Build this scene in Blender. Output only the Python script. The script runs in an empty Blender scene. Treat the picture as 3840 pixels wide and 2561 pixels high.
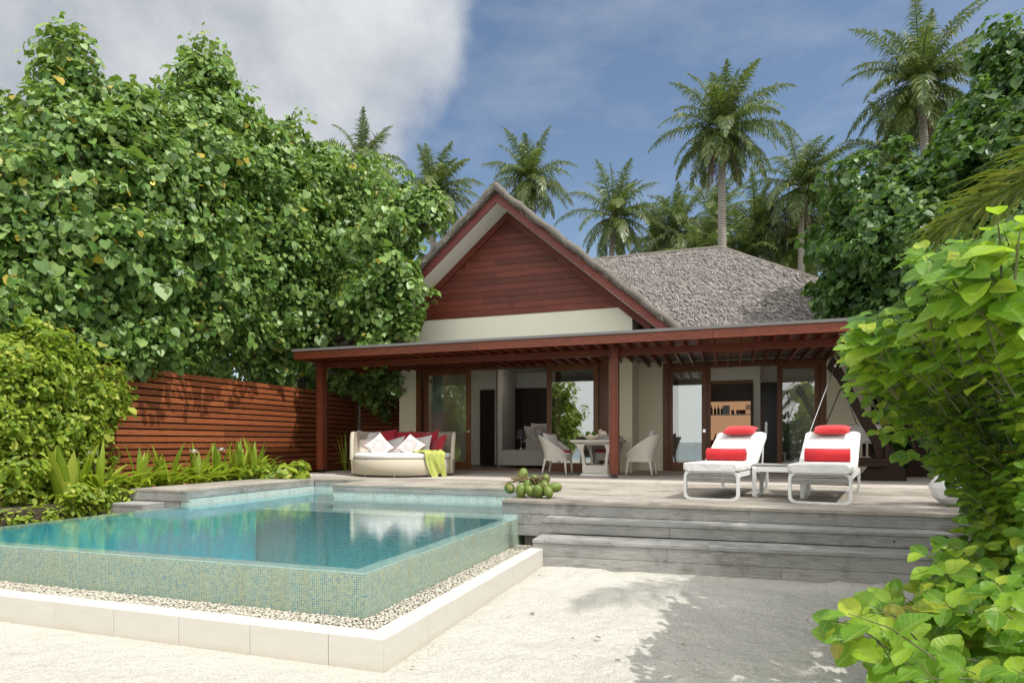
import bpy, math, random
import numpy as np
from mathutils import Vector, Matrix
random.seed(7); RNG = np.random.default_rng(11)
S = bpy.context.scene
COL = S.collection
PI = math.pi
# ---------------------------------------------------------------- camera model (world: x along the facade, y into depth, z up)
f_, cx_, hy_, th_, H_ = 2374.7, 1920., 1655.4, .3303, 1.3095
c_, s_ = math.cos(th_), math.sin(th_)
def pz(x, y, z):
    d = f_*(H_-z)/(y-hy_); X = (x-cx_)/f_*d; return Vector((X*c_-d*s_, X*s_+d*c_, z))
def pv(x, y, v):
    r = (x-cx_)/f_; d = v/(c_+r*s_); X = r*d; return Vector((X*c_-d*s_, v, H_+(hy_-y)*d/f_))
def pu(x, y, u):
    r = (x-cx_)/f_; v = (u*c_+r*u*s_)/(r*c_-s_); d = v*c_-u*s_; return Vector((u, v, H_+(hy_-y)*d/f_))
def pd(x, y, d):
    X = (x-cx_)/f_*d; return Vector((X*c_-d*s_, X*s_+d*c_, H_+(hy_-y)*d/f_))
K = 1.63335
def qd(x, y, d): return pd(x*K, y*K, d)
def qu(x, y, u): return pu(x*K, y*K, u)
# ---------------------------------------------------------------- objects
WLOC = {}
def tag(o, label=None, cat=None, group=None, kind=None):
    if label: o['label'] = label
    if cat: o['category'] = cat
    if group: o['group'] = group
    if kind: o['kind'] = kind
    return o
def thing(name, label, cat, loc=(0, 0, 0), rz=0, group=None):
    o = bpy.data.objects.new(name, None); COL.objects.link(o)
    o.empty_display_size = .2
    o.location = loc; o.rotation_euler = (0, 0, rz); WLOC[o.name] = Vector(loc)
    return tag(o, label, cat, group)
def link(name, me, mat, parent=None, world=False, bevel=0, smooth=False, solid=0, loc=None, rot=None):
    o = bpy.data.objects.new(name, me); COL.objects.link(o)
    if mat: me.materials.append(mat)
    if parent is not None:
        o.parent = parent
        if world:
            me.transform(Matrix.Translation(-WLOC[parent.name]))
        WLOC[o.name] = WLOC.get(parent.name, Vector())
    else: WLOC[o.name] = Vector()
    if loc is not None: o.location = loc
    if rot is not None: o.rotation_euler = rot
    if smooth: me.polygons.foreach_set('use_smooth', [True]*len(me.polygons))
    if solid:
        m = o.modifiers.new('s', 'SOLIDIFY'); m.thickness = solid; m.offset = 0
    if bevel:
        m = o.modifiers.new('b', 'BEVEL'); m.width = bevel; m.segments = 2; m.limit_method = 'ANGLE'; m.angle_limit = .6
    return o
def fastmesh(name, V, F, uv=None):
    V = np.asarray(V, 'f4'); F = np.asarray(F, 'i4'); k = F.shape[1]
    me = bpy.data.meshes.new(name)
    me.vertices.add(len(V)); me.vertices.foreach_set('co', V.ravel())
    me.loops.add(F.size); me.loops.foreach_set('vertex_index', F.ravel())
    me.polygons.add(len(F)); me.polygons.foreach_set('loop_start', np.arange(0, F.size, k, dtype='i4'))
    if uv is not None:
        l = me.uv_layers.new(name='UVMap'); l.data.foreach_set('uv', np.asarray(uv, 'f4')[F.ravel()].ravel())
    me.update(calc_edges=True)
    return me
class MB:
    def __init__(s): s.v = []; s.f = []; s.uv = []
    def add(s, vs, fs, uvs=None, M=None):
        n = len(s.v)
        for p in vs:
            p = Vector(p); s.v.append(M @ p if M is not None else p)
        for i, q in enumerate(fs):
            s.f.append([n+a for a in q]); s.uv.append([uvs[a] for a in q] if uvs else None)
        return s
    def box(s, x0, x1, y0, y1, z0, z1, M=None):
        return s.add([(x0,y0,z0),(x1,y0,z0),(x1,y1,z0),(x0,y1,z0),(x0,y0,z1),(x1,y0,z1),(x1,y1,z1),(x0,y1,z1)],
              [(3,2,1,0),(4,5,6,7),(0,1,5,4),(1,2,6,5),(2,3,7,6),(3,0,4,7)], None, M)
    def hexa(s, lo, hi):   # two quads (lower, upper), same order ccw from above
        return s.add(list(lo)+list(hi), [(3,2,1,0),(4,5,6,7),(0,1,5,4),(1,2,6,5),(2,3,7,6),(3,0,4,7)])
    def prism(s, pts, off, M=None):
        n = len(pts); off = Vector(off); a = [Vector(p) for p in pts]; b = [p+off for p in a]
        return s.add(a+b, [tuple(range(n))[::-1], tuple(range(n, 2*n))]+[(i, (i+1) % n, n+(i+1) % n, n+i) for i in range(n)], None, M)
    def ring(s, outer, inner, off, M=None):
        n = len(outer); off = Vector(off); o = [Vector(p) for p in outer]; i = [Vector(p) for p in inner]
        vs = o+i+[p+off for p in o]+[p+off for p in i]; fs = []
        for k in range(n):
            j = (k+1) % n
            fs += [(k, n+k, n+j, j), (2*n+k, 2*n+j, 3*n+j, 3*n+k), (k, j, 2*n+j, 2*n+k), (n+k, 3*n+k, 3*n+j, n+j)]
        return s.add(vs, fs, None, M)
    def tube(s, pts, rad, n=8, M=None, cap=True):
        pts = [Vector(p) for p in pts]
        if not hasattr(rad, '__len__'): rad = [rad]*len(pts)
        vs = []; uvs = []; L = 0; ref = None
        for i, p in enumerate(pts):
            t = (pts[min(i+1, len(pts)-1)]-pts[max(i-1, 0)])
            if t.length < 1e-9: t = Vector((0, 0, 1))
            t.normalize()
            if ref is None: ref = Vector((0, 0, 1)) if abs(t.z) < .9 else Vector((1, 0, 0))
            a = (ref-t*ref.dot(t)).normalized(); b = t.cross(a); ref = a
            if i: L += (p-pts[i-1]).length
            for k in range(n+1):
                A = 2*PI*k/n; vs.append(p+(a*math.cos(A)+b*math.sin(A))*rad[i]); uvs.append((L, k/n*2*PI*max(rad)))
        m = n+1; fs = []
        for i in range(len(pts)-1):
            for k in range(n): fs.append((i*m+k, i*m+k+1, (i+1)*m+k+1, (i+1)*m+k))
        s.add(vs, fs, uvs, M)
        if cap:
            s.add(vs[:n], [tuple(range(n))[::-1]], uvs[:n], M); s.add(vs[-m:-1], [tuple(range(n))], uvs[-m:-1], M)
        return s
    def lathe(s, prof, n=24, M=None):
        vs = []; uvs = []; L = 0
        for i, (r, z) in enumerate(prof):
            if i: L += math.hypot(r-prof[i-1][0], z-prof[i-1][1])
            for k in range(n+1):
                A = 2*PI*k/n; vs.append((r*math.cos(A), r*math.sin(A), z)); uvs.append((A*max(p[0] for p in prof), L))
        m = n+1
        return s.add(vs, [(i*m+k, i*m+k+1, (i+1)*m+k+1, (i+1)*m+k) for i in range(len(prof)-1) for k in range(n)], uvs, M)
    def grid(s, fn, nu, nv, us=1., vs_=1., M=None):
        vs = []; uvs = []
        for j in range(nv+1):
            for i in range(nu+1):
                a, b = i/nu, j/nv; vs.append(fn(a, b)); uvs.append((a*us, b*vs_))
        m = nu+1
        return s.add(vs, [(j*m+i, j*m+i+1, (j+1)*m+i+1, (j+1)*m+i) for j in range(nv) for i in range(nu)], uvs, M)
    def sphere(s, c, r, n=12, M=None, sq=(1, 1, 1)):
        c = Vector(c)
        return s.grid(lambda a, b: c+Vector((r*sq[0]*math.cos(2*PI*a)*math.sin(PI*b), r*sq[1]*math.sin(2*PI*a)*math.sin(PI*b), -r*sq[2]*math.cos(PI*b))), n, max(4, n//2), 1, 1, M)
    def mesh(s, name, grain='x', merge=False):
        me = bpy.data.meshes.new(name); me.from_pydata([tuple(p) for p in s.v], [], s.f)
        l = me.uv_layers.new(name='UVMap'); data = np.zeros((len(me.loops), 2), 'f4'); k = 0
        g = 'xyz'.index(grain)
        for fi, q in enumerate(s.f):
            u = s.uv[fi]
            if u: 
                for a in u: data[k] = a; k += 1
            else:
                n = (s.v[q[1]]-s.v[q[0]]).cross(s.v[q[2]]-s.v[q[1]]); ax = max(range(3), key=lambda i: abs(n[i]))
                if ax == g: A, B = [i for i in range(3) if i != g]
                else: A = g; B = [i for i in range(3) if i != g and i != ax][0]
                for a in q: data[k] = (s.v[a][A], s.v[a][B]); k += 1
        l.data.foreach_set('uv', data.ravel()); me.update()
        return me
def obj(name, mb, mat, parent=None, world=False, grain='x', **k):
    return link(name, mb.mesh(name, grain), mat, parent, world, **k)
def struct(name, mb, mat, **k):
    return tag(obj(name, mb, mat, **k), kind='structure')
def dup(root, loc=None, rz=None, label=None):
    r = root.copy(); COL.objects.link(r)
    if loc is not None: r.location = loc
    if rz is not None: r.rotation_euler = (0, 0, rz)
    if label: r['label'] = label
    def rec(a, b):
        for ch in list(a.children):
            c = ch.copy(); COL.objects.link(c); c.parent = b; rec(ch, c)
    rec(root, r)
    return r
# ---------------------------------------------------------------- materials
class NT:
    def __init__(s, name):
        s.m = bpy.data.materials.new(name); s.m.use_nodes = True; s.t = s.m.node_tree; s.t.nodes.clear()
    def n(s, typ, ins=None, **props):
        nd = s.t.nodes.new(typ)
        for k, v in props.items(): setattr(nd, k, v)
        for k, v in (ins or {}).items():
            sock = nd.inputs[k]
            if hasattr(v, 'is_output'): s.t.links.new(v, sock)
            elif hasattr(v, 'outputs'): s.t.links.new(v.outputs[0], sock)
            else: sock.default_value = v
        return nd
    def math(s, op, a, b=0., c=0.): return s.n('ShaderNodeMath', {0: a, 1: b, 2: c}, operation=op).outputs[0]
    def mix(s, f, a, b, mode='MIX'):
        nd = s.n('ShaderNodeMix', {0: f, 6: a, 7: b}, data_type='RGBA', blend_type=mode); return nd.outputs[2]
    def ramp(s, fac, stops, interp='LINEAR'):
        nd = s.n('ShaderNodeValToRGB', {0: fac}); cr = nd.color_ramp; cr.interpolation = interp
        while len(cr.elements) < len(stops): cr.elements.new(.5)
        for e, (p, c) in zip(cr.elements, stops): e.position = p; e.color = (*c, 1) if len(c) == 3 else c
        return nd.outputs[0]
    def out(s, sh): s.n('ShaderNodeOutputMaterial', {0: sh}); return s.m
    def uv(s): return s.n('ShaderNodeTexCoord').outputs['UV']
    def oc(s): return s.n('ShaderNodeTexCoord').outputs['Object']
    def mp(s, v, sc=(1, 1, 1), lo=(0, 0, 0)): return s.n('ShaderNodeMapping', {0: v, 1: lo, 3: sc}).outputs[0]
    def noise(s, v, scale, detail=3, rough=.55, w=None):
        return s.n('ShaderNodeTexNoise', {'Vector': v, 'Scale': scale, 'Detail': detail, 'Roughness': rough}).outputs[0]
    def rnd(s): return s.n('ShaderNodeNewGeometry').outputs['Random Per Island']
    def bump(s, h, strength=.3, dist=.01, nrm=None):
        i = {'Height': h, 'Strength': strength, 'Distance': dist}
        if nrm is not None: i['Normal'] = nrm
        return s.n('ShaderNodeBump', i).outputs[0]
    def pb(s, col, rough=.5, nrm=None, **k):
        i = {'Base Color': col if not isinstance(col, tuple) else (*col[:3], 1), 'Roughness': rough}
        if nrm is not None: i['Normal'] = nrm
        for a, b in k.items(): i[a.replace('_', ' ')] = b
        return s.n('ShaderNodeBsdfPrincipled', i).outputs[0]
def C4(c): return (*c, 1)
def m_plain(name, col, rough=.5, var=.12, scale=6, bs=.15, bd=.004, bscale=120, **k):
    t = NT(name); v = t.oc(); a = t.noise(v, scale, 4)
    c = t.mix(a, C4([x*(1-var) for x in col]), C4([min(1, x*(1+var)) for x in col]))
    n = t.bump(t.noise(v, bscale, 3), bs, bd)
    return t.out(t.pb(c, rough, n, **k))
def m_wood(name, dark, light, rough=.45, grey=None, gs=1., bs=.3, knots=False):
    t = NT(name); uv = t.uv(); r = t.rnd()
    off = t.n('ShaderNodeCombineXYZ', {0: t.math('MULTIPLY', r, 37.), 1: t.math('MULTIPLY', r, 91.)}).outputs[0]
    v = t.n('ShaderNodeVectorMath', {0: uv, 1: off}, operation='ADD').outputs[0]
    g = t.noise(t.mp(v, (1.6*gs, 38*gs, 1)), 3., 5, .65)
    g2 = t.noise(t.mp(v, (.5, 5, 1)), 2., 3)
    base = t.mix(t.ramp(g, [(.3, (0, 0, 0)), (.72, (1, 1, 1))]), C4(dark), C4(light))
    hs = t.n('ShaderNodeHueSaturation', {'Value': t.math('ADD', t.math('MULTIPLY', r, .55), .72), 'Color': base}).outputs[0]
    c = t.mix(t.math('MULTIPLY', g2, .5), hs, C4([x*.6 for x in dark]))
    if grey:
        w = t.noise(uv, 1.1, 4); c = t.mix(t.ramp(w, [(.4, (0, 0, 0)), (.62, (.75, .75, .75))]), c, C4(grey))
        st = t.noise(t.mp(v, (1.2, 60, 1)), 4., 4, .75); c = t.mix(t.ramp(st, [(.33, (.9,)*3), (.47, (0, 0, 0))]), c, (.045, .04, .036, 1))
        mo = t.noise(t.oc(), 3.2, 6, .75); c = t.mix(t.ramp(mo, [(.53, (0, 0, 0)), (.68, (.5,)*3)]), c, (.06, .062, .05, 1))
        vo = t.n('ShaderNodeTexVoronoi', {'Vector': v, 'Scale': 4.2}).outputs['Distance']
        c = t.mix(t.ramp(vo, [(.03, (1, 1, 1)), (.055, (0, 0, 0))]), c, (.03, .026, .022, 1))
    n = t.bump(g, bs, .004)
    return t.out(t.pb(c, rough, n, Specular_IOR_Level=.3))
def m_leaf(name, stops, rough=.42, trans=.35, vein=.0, tcol=None, spec=.5, bs=0.):
    t = NT(name); r = t.rnd(); c = t.ramp(r, stops)
    g = t.noise(t.oc(), 1.3, 3); c = t.mix(t.math('MULTIPLY', g, .22), c, C4([x*.35 for x in stops[0][1]]))
    g9 = t.noise(t.oc(), 26, 4, .7); c = t.mix(t.ramp(g9, [(.30, (.55,)*3), (.48, (0, 0, 0))]), c, C4([x*.55 for x in stops[0][1]])); c = t.mix(t.ramp(g9, [(.60, (0, 0, 0)), (.74, (.55,)*3)]), c, C4([min(1, x*1.5) for x in stops[-2][1]]))
    nrm = None
    if vein:
        sep = t.n('ShaderNodeSeparateXYZ', {0: t.uv()}); x = t.math('ABSOLUTE', sep.outputs[0]); y = sep.outputs[1]
        w = t.math('ABSOLUTE', t.math('SUBTRACT', t.math('FRACT', t.math('MULTIPLY', t.math('SUBTRACT', y, t.math('MULTIPLY', x, .35)), 7.5)), .5))
        side = t.ramp(w, [(.0, (1, 1, 1)), (.09, (0, 0, 0))]); mid = t.ramp(x, [(.02, (1, 1, 1)), (.07, (0, 0, 0))])
        vm = t.math('MAXIMUM', side, mid); c = t.mix(t.math('MULTIPLY', vm, vein), c, (.32, .42, .12, 1))
        nrm = t.bump(w, .35, .004)
    p = t.pb(c, rough, nrm, **{'Specular_IOR_Level': spec})
    tr = t.n('ShaderNodeBsdfTranslucent', {0: t.mix(.55, c, C4(tcol or (.2, .38, .03)))}).outputs[0]
    return t.out(t.n('ShaderNodeMixShader', {0: trans, 1: p, 2: tr}).outputs[0])
def m_wicker(name, a, b, sc=62.):
    t = NT(name); uv = t.mp(t.uv(), (sc, sc, 1))
    sep = t.n('ShaderNodeSeparateXYZ', {0: uv}); x, y = sep.outputs[0], sep.outputs[1]
    row = t.math('FLOOR', y); sh = t.math('MULTIPLY', t.math('MODULO', row, 2.), .5)
    sx = t.math('ABSOLUTE', t.math('SINE', t.math('MULTIPLY', t.math('ADD', t.math('MULTIPLY', x, .5), sh), PI)))
    sy = t.math('ABSOLUTE', t.math('SINE', t.math('MULTIPLY', y, PI)))
    h = t.math('MULTIPLY', sx, sy); c = t.mix(t.ramp(h, [(.08, (0, 0, 0)), (.45, (1, 1, 1))]), C4(b), C4(a))  # shadow between the woven strands is put into the colour
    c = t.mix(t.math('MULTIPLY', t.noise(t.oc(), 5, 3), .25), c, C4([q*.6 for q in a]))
    return t.out(t.pb(c, .5, t.bump(h, .7, .006)))
def m_mosaic(name, stops, grout, p=.0145, big=(.5, .5, .5), rough=.18):
    t = NT(name); uv = t.mp(t.uv(), (1/p, 1/p, 1))
    fl = t.n('ShaderNodeVectorMath', {0: uv}, operation='FLOOR').outputs[0]; fr = t.n('ShaderNodeVectorMath', {0: uv}, operation='FRACTION').outputs[0]
    wn = t.n('ShaderNodeTexWhiteNoise', {0: fl}, noise_dimensions='2D').outputs[0]
    patch = t.noise(t.mp(t.uv(), (1.1, 2.2, 1)), 1.6, 4)
    fac = t.math('ADD', t.math('MULTIPLY', wn, .62), t.math('MULTIPLY', patch, .42))
    c = t.ramp(fac, stops)
    sp = t.n('ShaderNodeSeparateXYZ', {0: fr})
    e = t.math('MINIMUM', t.math('MINIMUM', sp.outputs[0], t.math('SUBTRACT', 1., sp.outputs[0])), t.math('MINIMUM', sp.outputs[1], t.math('SUBTRACT', 1., sp.outputs[1])))
    g = t.ramp(e, [(.05, (1, 1, 1)), (.1, (0, 0, 0))])
    c = t.mix(g, c, C4(grout))
    st = t.noise(t.mp(t.uv(), (7, .8, 1)), 1.5, 4); c = t.mix(t.ramp(st, [(.5, (0, 0, 0)), (.75, (.5,)*3)]), c, (.30, .29, .17, 1))
    r = t.math('ADD', t.math('MULTIPLY', g, .6), rough)
    return t.out(t.pb(c, r, t.bump(t.math('MINIMUM', e, .12), .5, .004)))

M = {}
M['sandm'] = None
def mk_sand():
    t = NT('coral_sand'); v = t.oc()
    big = t.noise(v, .9, 5, .6); fine = t.noise(v, 75, 4, .85); mid = t.noise(v, 14, 5, .75)
    c = t.mix(big, (.62, .60, .53, 1), (.73, .71, .645, 1))
    vo = t.n('ShaderNodeTexVoronoi', {'Vector': v, 'Scale': 75.}); sp = t.ramp(vo.outputs['Distance'], [(.10, (1, 1, 1)), (.2, (0, 0, 0))])
    gate = t.ramp(t.n('ShaderNodeSeparateColor', {0: vo.outputs['Color']}).outputs[0], [(.6, (0, 0, 0)), (.62, (.8,)*3)])
    c = t.mix(t.math('MULTIPLY', sp, gate), c, (.2, .17, .13, 1))
    c = t.mix(t.ramp(fine, [(.38, (.95,)*3), (.5, (0, 0, 0))]), c, (.40, .37, .31, 1))
    h = t.math('ADD', t.math('ADD', t.math('MULTIPLY', mid, 1.), t.math('MULTIPLY', fine, .45)), t.math('MULTIPLY', t.noise(v, 4.5, 3, .5), 2.6))
    return t.out(t.pb(c, .95, t.bump(h, .9, .04)))
M['sand'] = mk_sand()
RS = (.07, .017, .010); RL = (.33, .08, .036)
M['redwood'] = m_wood('oiled_red_hardwood', RS, RL, .38)
M['fence'] = m_wood('red_slat_timber', (.15, .042, .016), (.46, .145, .055), .55)
M['gable'] = m_wood('gable_cladding_timber', (.075, .017, .011), (.25, .055, .03), .5, gs=.6)
M['barge'] = m_wood('painted_barge_timber', (.17, .045, .036), (.27, .075, .06), .55, gs=.5)
M['frame'] = m_wood('door_frame_timber', (.09, .03, .012), (.30, .12, .04), .35, gs=.8)
M['darkwood'] = m_wood('dark_stained_timber', (.02, .012, .01), (.06, .035, .026), .4)
M['swing'] = m_wood('swing_timber', (.012, .005, .003), (.04, .014, .007), .7, gs=.5)
M['deck'] = m_wood('weathered_deck_timber', (.19, .16, .125), (.54, .50, .44), .8, grey=(.44, .40, .35))
M['decklip'] = m_wood('weathered_step_timber', (.16, .155, .14), (.52, .52, .505), .8, grey=(.38, .375, .36))
M['wall'] = m_plain('cream_render', (.76, .71, .54), .9, .05, 1.5, .25, .003, 160)
M['band'] = m_plain('pale_render', (.72, .71, .59), .9, .05, 1., .2, .003, 120)
M['soffit'] = m_plain('soffit_paint', (.82, .80, .74), .8, .03)
M['white'] = m_plain('interior_white', (.72, .72, .69), .9, .03)
M['intfloor'] = m_plain('interior_floor_boards', (.10, .07, .05), .35, .2)
def mk_tile():
    t = NT('terrace_stone_tile'); uv = t.uv()
    br = t.n('ShaderNodeTexBrick', {'Vector': uv, 'Color1': (.50, .46, .41, 1), 'Color2': (.56, .52, .47, 1), 'Mortar': (.26, .23, .2, 1), 'Scale': 1., 'Mortar Size': .004, 'Brick Width': .6, 'Row Height': .6}, offset=0.).outputs[0]
    n = t.noise(uv, 7, 5); c = t.mix(t.math('MULTIPLY', n, .35), br, (.35, .31, .27, 1))
    return t.out(t.pb(c, .7, t.bump(t.noise(uv, 90, 3), .2, .003)))
M['tile'] = mk_tile()
def mk_kerb():
    t = NT('limestone_kerb'); v = t.oc(); r = t.rnd()
    a = t.noise(t.mp(v, (1.5, 1.5, 9)), 3, 5); c = t.mix(a, (.50, .475, .43, 1), (.60, .575, .53, 1))
    c = t.mix(t.math('MULTIPLY', r, .15), c, (.5, .45, .38, 1))
    z = t.n('ShaderNodeSeparateXYZ', {0: v}).outputs[2]
    d = t.ramp(t.math('ADD', z, t.math('MULTIPLY', t.noise(v, 5, 4), .06)), [(.03, (.5,)*3), (.08, (0, 0, 0))])
    c = t.mix(d, c, (.45, .40, .3, 1))
    return t.out(t.pb(c, .75, t.bump(t.noise(v, 60, 4), .2, .003)))
M['kerb'] = mk_kerb()
GS = [(.12, (.27, .37, .30)), (.3, (.10, .25, .24)), (.45, (.26, .38, .28)), (.58, (.13, .31, .29)), (.7, (.32, .40, .26)), (.82, (.05, .22, .30)), (.95, (.28, .42, .37))]
M['mos_out'] = m_mosaic('outer_glass_mosaic', GS, (.52, .48, .36), .0165)
M['mos_band'] = m_mosaic('waterline_mosaic', [(.2, (.28, .38, .38)), (.5, (.42, .51, .49)), (.8, (.20, .34, .36))], (.66, .68, .64), .022)
M['mos_in'] = m_mosaic('pool_floor_mosaic', [(.2, (.05, .46, .58)), (.5, (.07, .56, .64)), (.8, (.04, .40, .54))], (.2, .62, .66), .022)
M['mos_top'] = m_mosaic('pool_rim_mosaic', [(.2, (.30, .39, .37)), (.5, (.42, .48, .44)), (.8, (.25, .36, .37))], (.52, .58, .52), .0145)
def mk_water():
    t = NT('pool_water'); v = t.oc()
    h = t.math('ADD', t.noise(t.mp(v, (1, 1.3, 1)), 9, 3, .5), t.math('MULTIPLY', t.noise(v, 38, 2), .25))
    n = t.bump(h, .16, .008)
    fr = t.n('ShaderNodeFresnel', {'IOR': 1.33, 'Normal': n}).outputs[0]
    g = t.n('ShaderNodeBsdfGlossy', {'Color': (1, 1, 1, 1), 'Roughness': .015, 'Normal': n}).outputs[0]
    a = t.n('ShaderNodeBsdfTransparent', {0: (.84, .985, .99, 1)}).outputs[0]
    return t.out(t.n('ShaderNodeMixShader', {0: t.math('MINIMUM', t.math('MULTIPLY', fr, 1.15), 1.), 1: a, 2: g}).outputs[0])
M['water'] = mk_water()
def mk_glass():
    t = NT('window_glass'); fr = t.n('ShaderNodeFresnel', {'IOR': 1.55}).outputs[0]
    f = t.math('MINIMUM', t.math('ADD', t.math('MULTIPLY', fr, 2.2), .13), 1.)
    g = t.n('ShaderNodeBsdfGlossy', {'Color': (.92, .95, .95, 1), 'Roughness': .0}).outputs[0]
    a = t.n('ShaderNodeBsdfTransparent', {0: (.72, .78, .76, 1)}).outputs[0]
    return t.out(t.n('ShaderNodeMixShader', {0: f, 1: a, 2: g}).outputs[0])
M['glass'] = mk_glass()
def mk_sea():
    t = NT('sea_water'); v = t.oc()
    y = t.n('ShaderNodeSeparateXYZ', {0: v}).outputs[1]
    c = t.ramp(t.math('DIVIDE', t.math('ADD', y, 120.), 110.), [(0., (.02, .07, .12)), (.7, (.05, .20, .24)), (1., (.12, .34, .34))])
    fo = t.noise(t.mp(v, (.05, .35, 1)), 1., 5, .7); c = t.mix(t.ramp(fo, [(.60, (0, 0, 0)), (.66, (1, 1, 1))]), c, (.8, .82, .82, 1))
    return t.out(t.pb(c, .25, t.bump(t.noise(t.mp(v, (.5, 1.5, 1)), 2., 5), .5, .1)))
M['sea'] = mk_sea()
def mk_thatch(name='palm_thatch', a=(.06, .052, .048), b=(.40, .365, .335)):
    t = NT(name); r = t.rnd(); c = t.ramp(r, [(0, a), (.4, [(x+y)/2 for x, y in zip(a, b)]), (1, b)])
    n = t.noise(t.oc(), 2.2, 4); c = t.mix(t.math('MULTIPLY', n, .5), c, C4([x*.55 for x in b]))
    return t.out(t.pb(c, .9))
M['thatch'] = mk_thatch()
def mk_roll():
    t = NT('thatch_roll'); uv = t.uv(); g = t.noise(t.mp(uv, (14, 60, 1)), 1., 5, .7); k = t.noise(t.mp(uv, (40, 8, 1)), 1., 3, .7)
    c = t.mix(t.ramp(g, [(.3, (0, 0, 0)), (.7, (1, 1, 1))]), (.05, .043, .036, 1), (.27, .245, .215, 1))
    c = t.mix(t.math('MULTIPLY', k, .6), c, (.13, .11, .09, 1))
    return t.out(t.pb(c, .9, t.bump(t.math('ADD', g, k), .9, .02)))
M['roll'] = mk_roll()
HS = [(0, (.04, .11, .022)), (.3, (.10, .215, .04)), (.7, (.22, .37, .085)), (.965, (.32, .45, .14)), (.992, (.5, .36, .03)), (1, (.5, .36, .03))]
M['hib'] = m_leaf('hibiscus_tree_leaf', HS, .42, .32, vein=.25, spec=.55, tcol=(.3, .46, .05))
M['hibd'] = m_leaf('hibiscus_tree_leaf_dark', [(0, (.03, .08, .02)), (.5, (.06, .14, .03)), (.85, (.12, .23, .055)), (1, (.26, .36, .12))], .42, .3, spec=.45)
M['vine'] = m_leaf('vine_leaf', [(0, (.13, .24, .02)), (.4, (.27, .39, .035)), (.8, (.44, .53, .06)), (1, (.6, .6, .12))], .5, .45, tcol=(.4, .52, .04))
M['bush'] = m_leaf('broad_bush_leaf', [(0, (.09, .23, .025)), (.4, (.18, .38, .035)), (.75, (.34, .54, .045)), (.97, (.55, .62, .07)), (.985, (.34, .22, .06)), (1, (.34, .22, .06))], .42, .5, vein=.65, tcol=(.42, .62, .03))
M['lily'] = m_leaf('strap_leaf', [(0, (.15, .27, .02)), (.6, (.32, .44, .035)), (1, (.5, .54, .08))], .4, .42, tcol=(.5, .6, .04))
M['palm'] = m_leaf('palm_leaflet', [(0, (.022, .055, .014)), (.45, (.05, .10, .022)), (.82, (.13, .18, .04)), (1, (.38, .36, .12))], .4, .28, tcol=(.25, .34, .05), spec=.6)
M['palmy'] = m_leaf('young_palm_leaflet', [(0, (.08, .16, .015)), (.6, (.16, .26, .03)), (1, (.35, .38, .07))], .35, .4, tcol=(.45, .5, .05))
M['deadfrond'] = m_leaf('dry_frond', [(0, (.06, .04, .025)), (1, (.26, .19, .12))], .8, .1, tcol=(.3, .2, .1))
M['petal'] = m_plain('white_petal', (.8, .8, .75), .5)
M['yflower'] = m_plain('yellow_petal', (.75, .60, .12), .5)
M['bark'] = m_plain('bark', (.13, .105, .08), .9, .4, 9, .8, .02, 30)
def mk_palmbark():
    t = NT('palm_bark'); uv = t.uv(); w = t.n('ShaderNodeTexWave', {'Vector': t.mp(uv, (1, .2, 1)), 'Scale': 3.2, 'Distortion': 3., 'Detail': 3.}).outputs[1]
    c = t.mix(w, (.09, .08, .07, 1), (.30, .275, .24, 1)); return t.out(t.pb(c, .9, t.bump(w, .5, .02)))
M['palmbark'] = mk_palmbark()
M['twig'] = m_plain('green_twig', (.08, .09, .03), .7, .3)
M['soil'] = m_plain('soil', (.06, .045, .03), .95, .4, 8, .9, .03, 25)
M['alu'] = m_plain('white_powder_coat', (.72, .73, .72), .35, .03)
M['steel'] = m_plain('polished_steel', (.6, .6, .62), .2, .03, Metallic=1.)
M['zinc'] = m_plain('zinc_flashing', (.16, .155, .15), .5, .1)
M['concrete'] = m_plain('concrete', (.22, .20, .17), .9, .2)
def mk_fabric(name, col, var=.08, sheen=0.):
    t = NT(name); v = t.uv(); o = t.oc()
    w = t.noise(t.mp(v, (1, 1, 1)), 260, 2); wr = t.noise(o, 7, 4, .6)
    c = t.mix(wr, C4([x*(1-var) for x in col]), C4([min(1, x*(1+var)) for x in col]))
    return t.out(t.pb(c, .85, t.bump(wr, .6, .05, t.bump(w, .25, .002)), Sheen_Weight=.2))
M['cushion'] = mk_fabric('outdoor_canvas', (.72, .72, .71))
M['cushgrey'] = mk_fabric('pale_grey_linen', (.52, .50, .49))
M['beige'] = mk_fabric('beige_linen', (.62, .56, .50))
M['red'] = mk_fabric('red_canvas', (.50, .018, .022), .15)
M['towel'] = mk_fabric('red_terry', (.46, .008, .014), .25)
M['darkred'] = mk_fabric('crimson_cotton', (.32, .008, .02), .15)
M['greycloth'] = mk_fabric('grey_upholstery', (.50, .47, .41))
M['curtain'] = mk_fabric('sheer_curtain', (.7, .7, .7))
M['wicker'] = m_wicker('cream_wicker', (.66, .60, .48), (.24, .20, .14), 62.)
M['wickerw'] = m_wicker('white_wicker', (.82, .79, .72), (.42, .39, .33), 85.)
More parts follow.
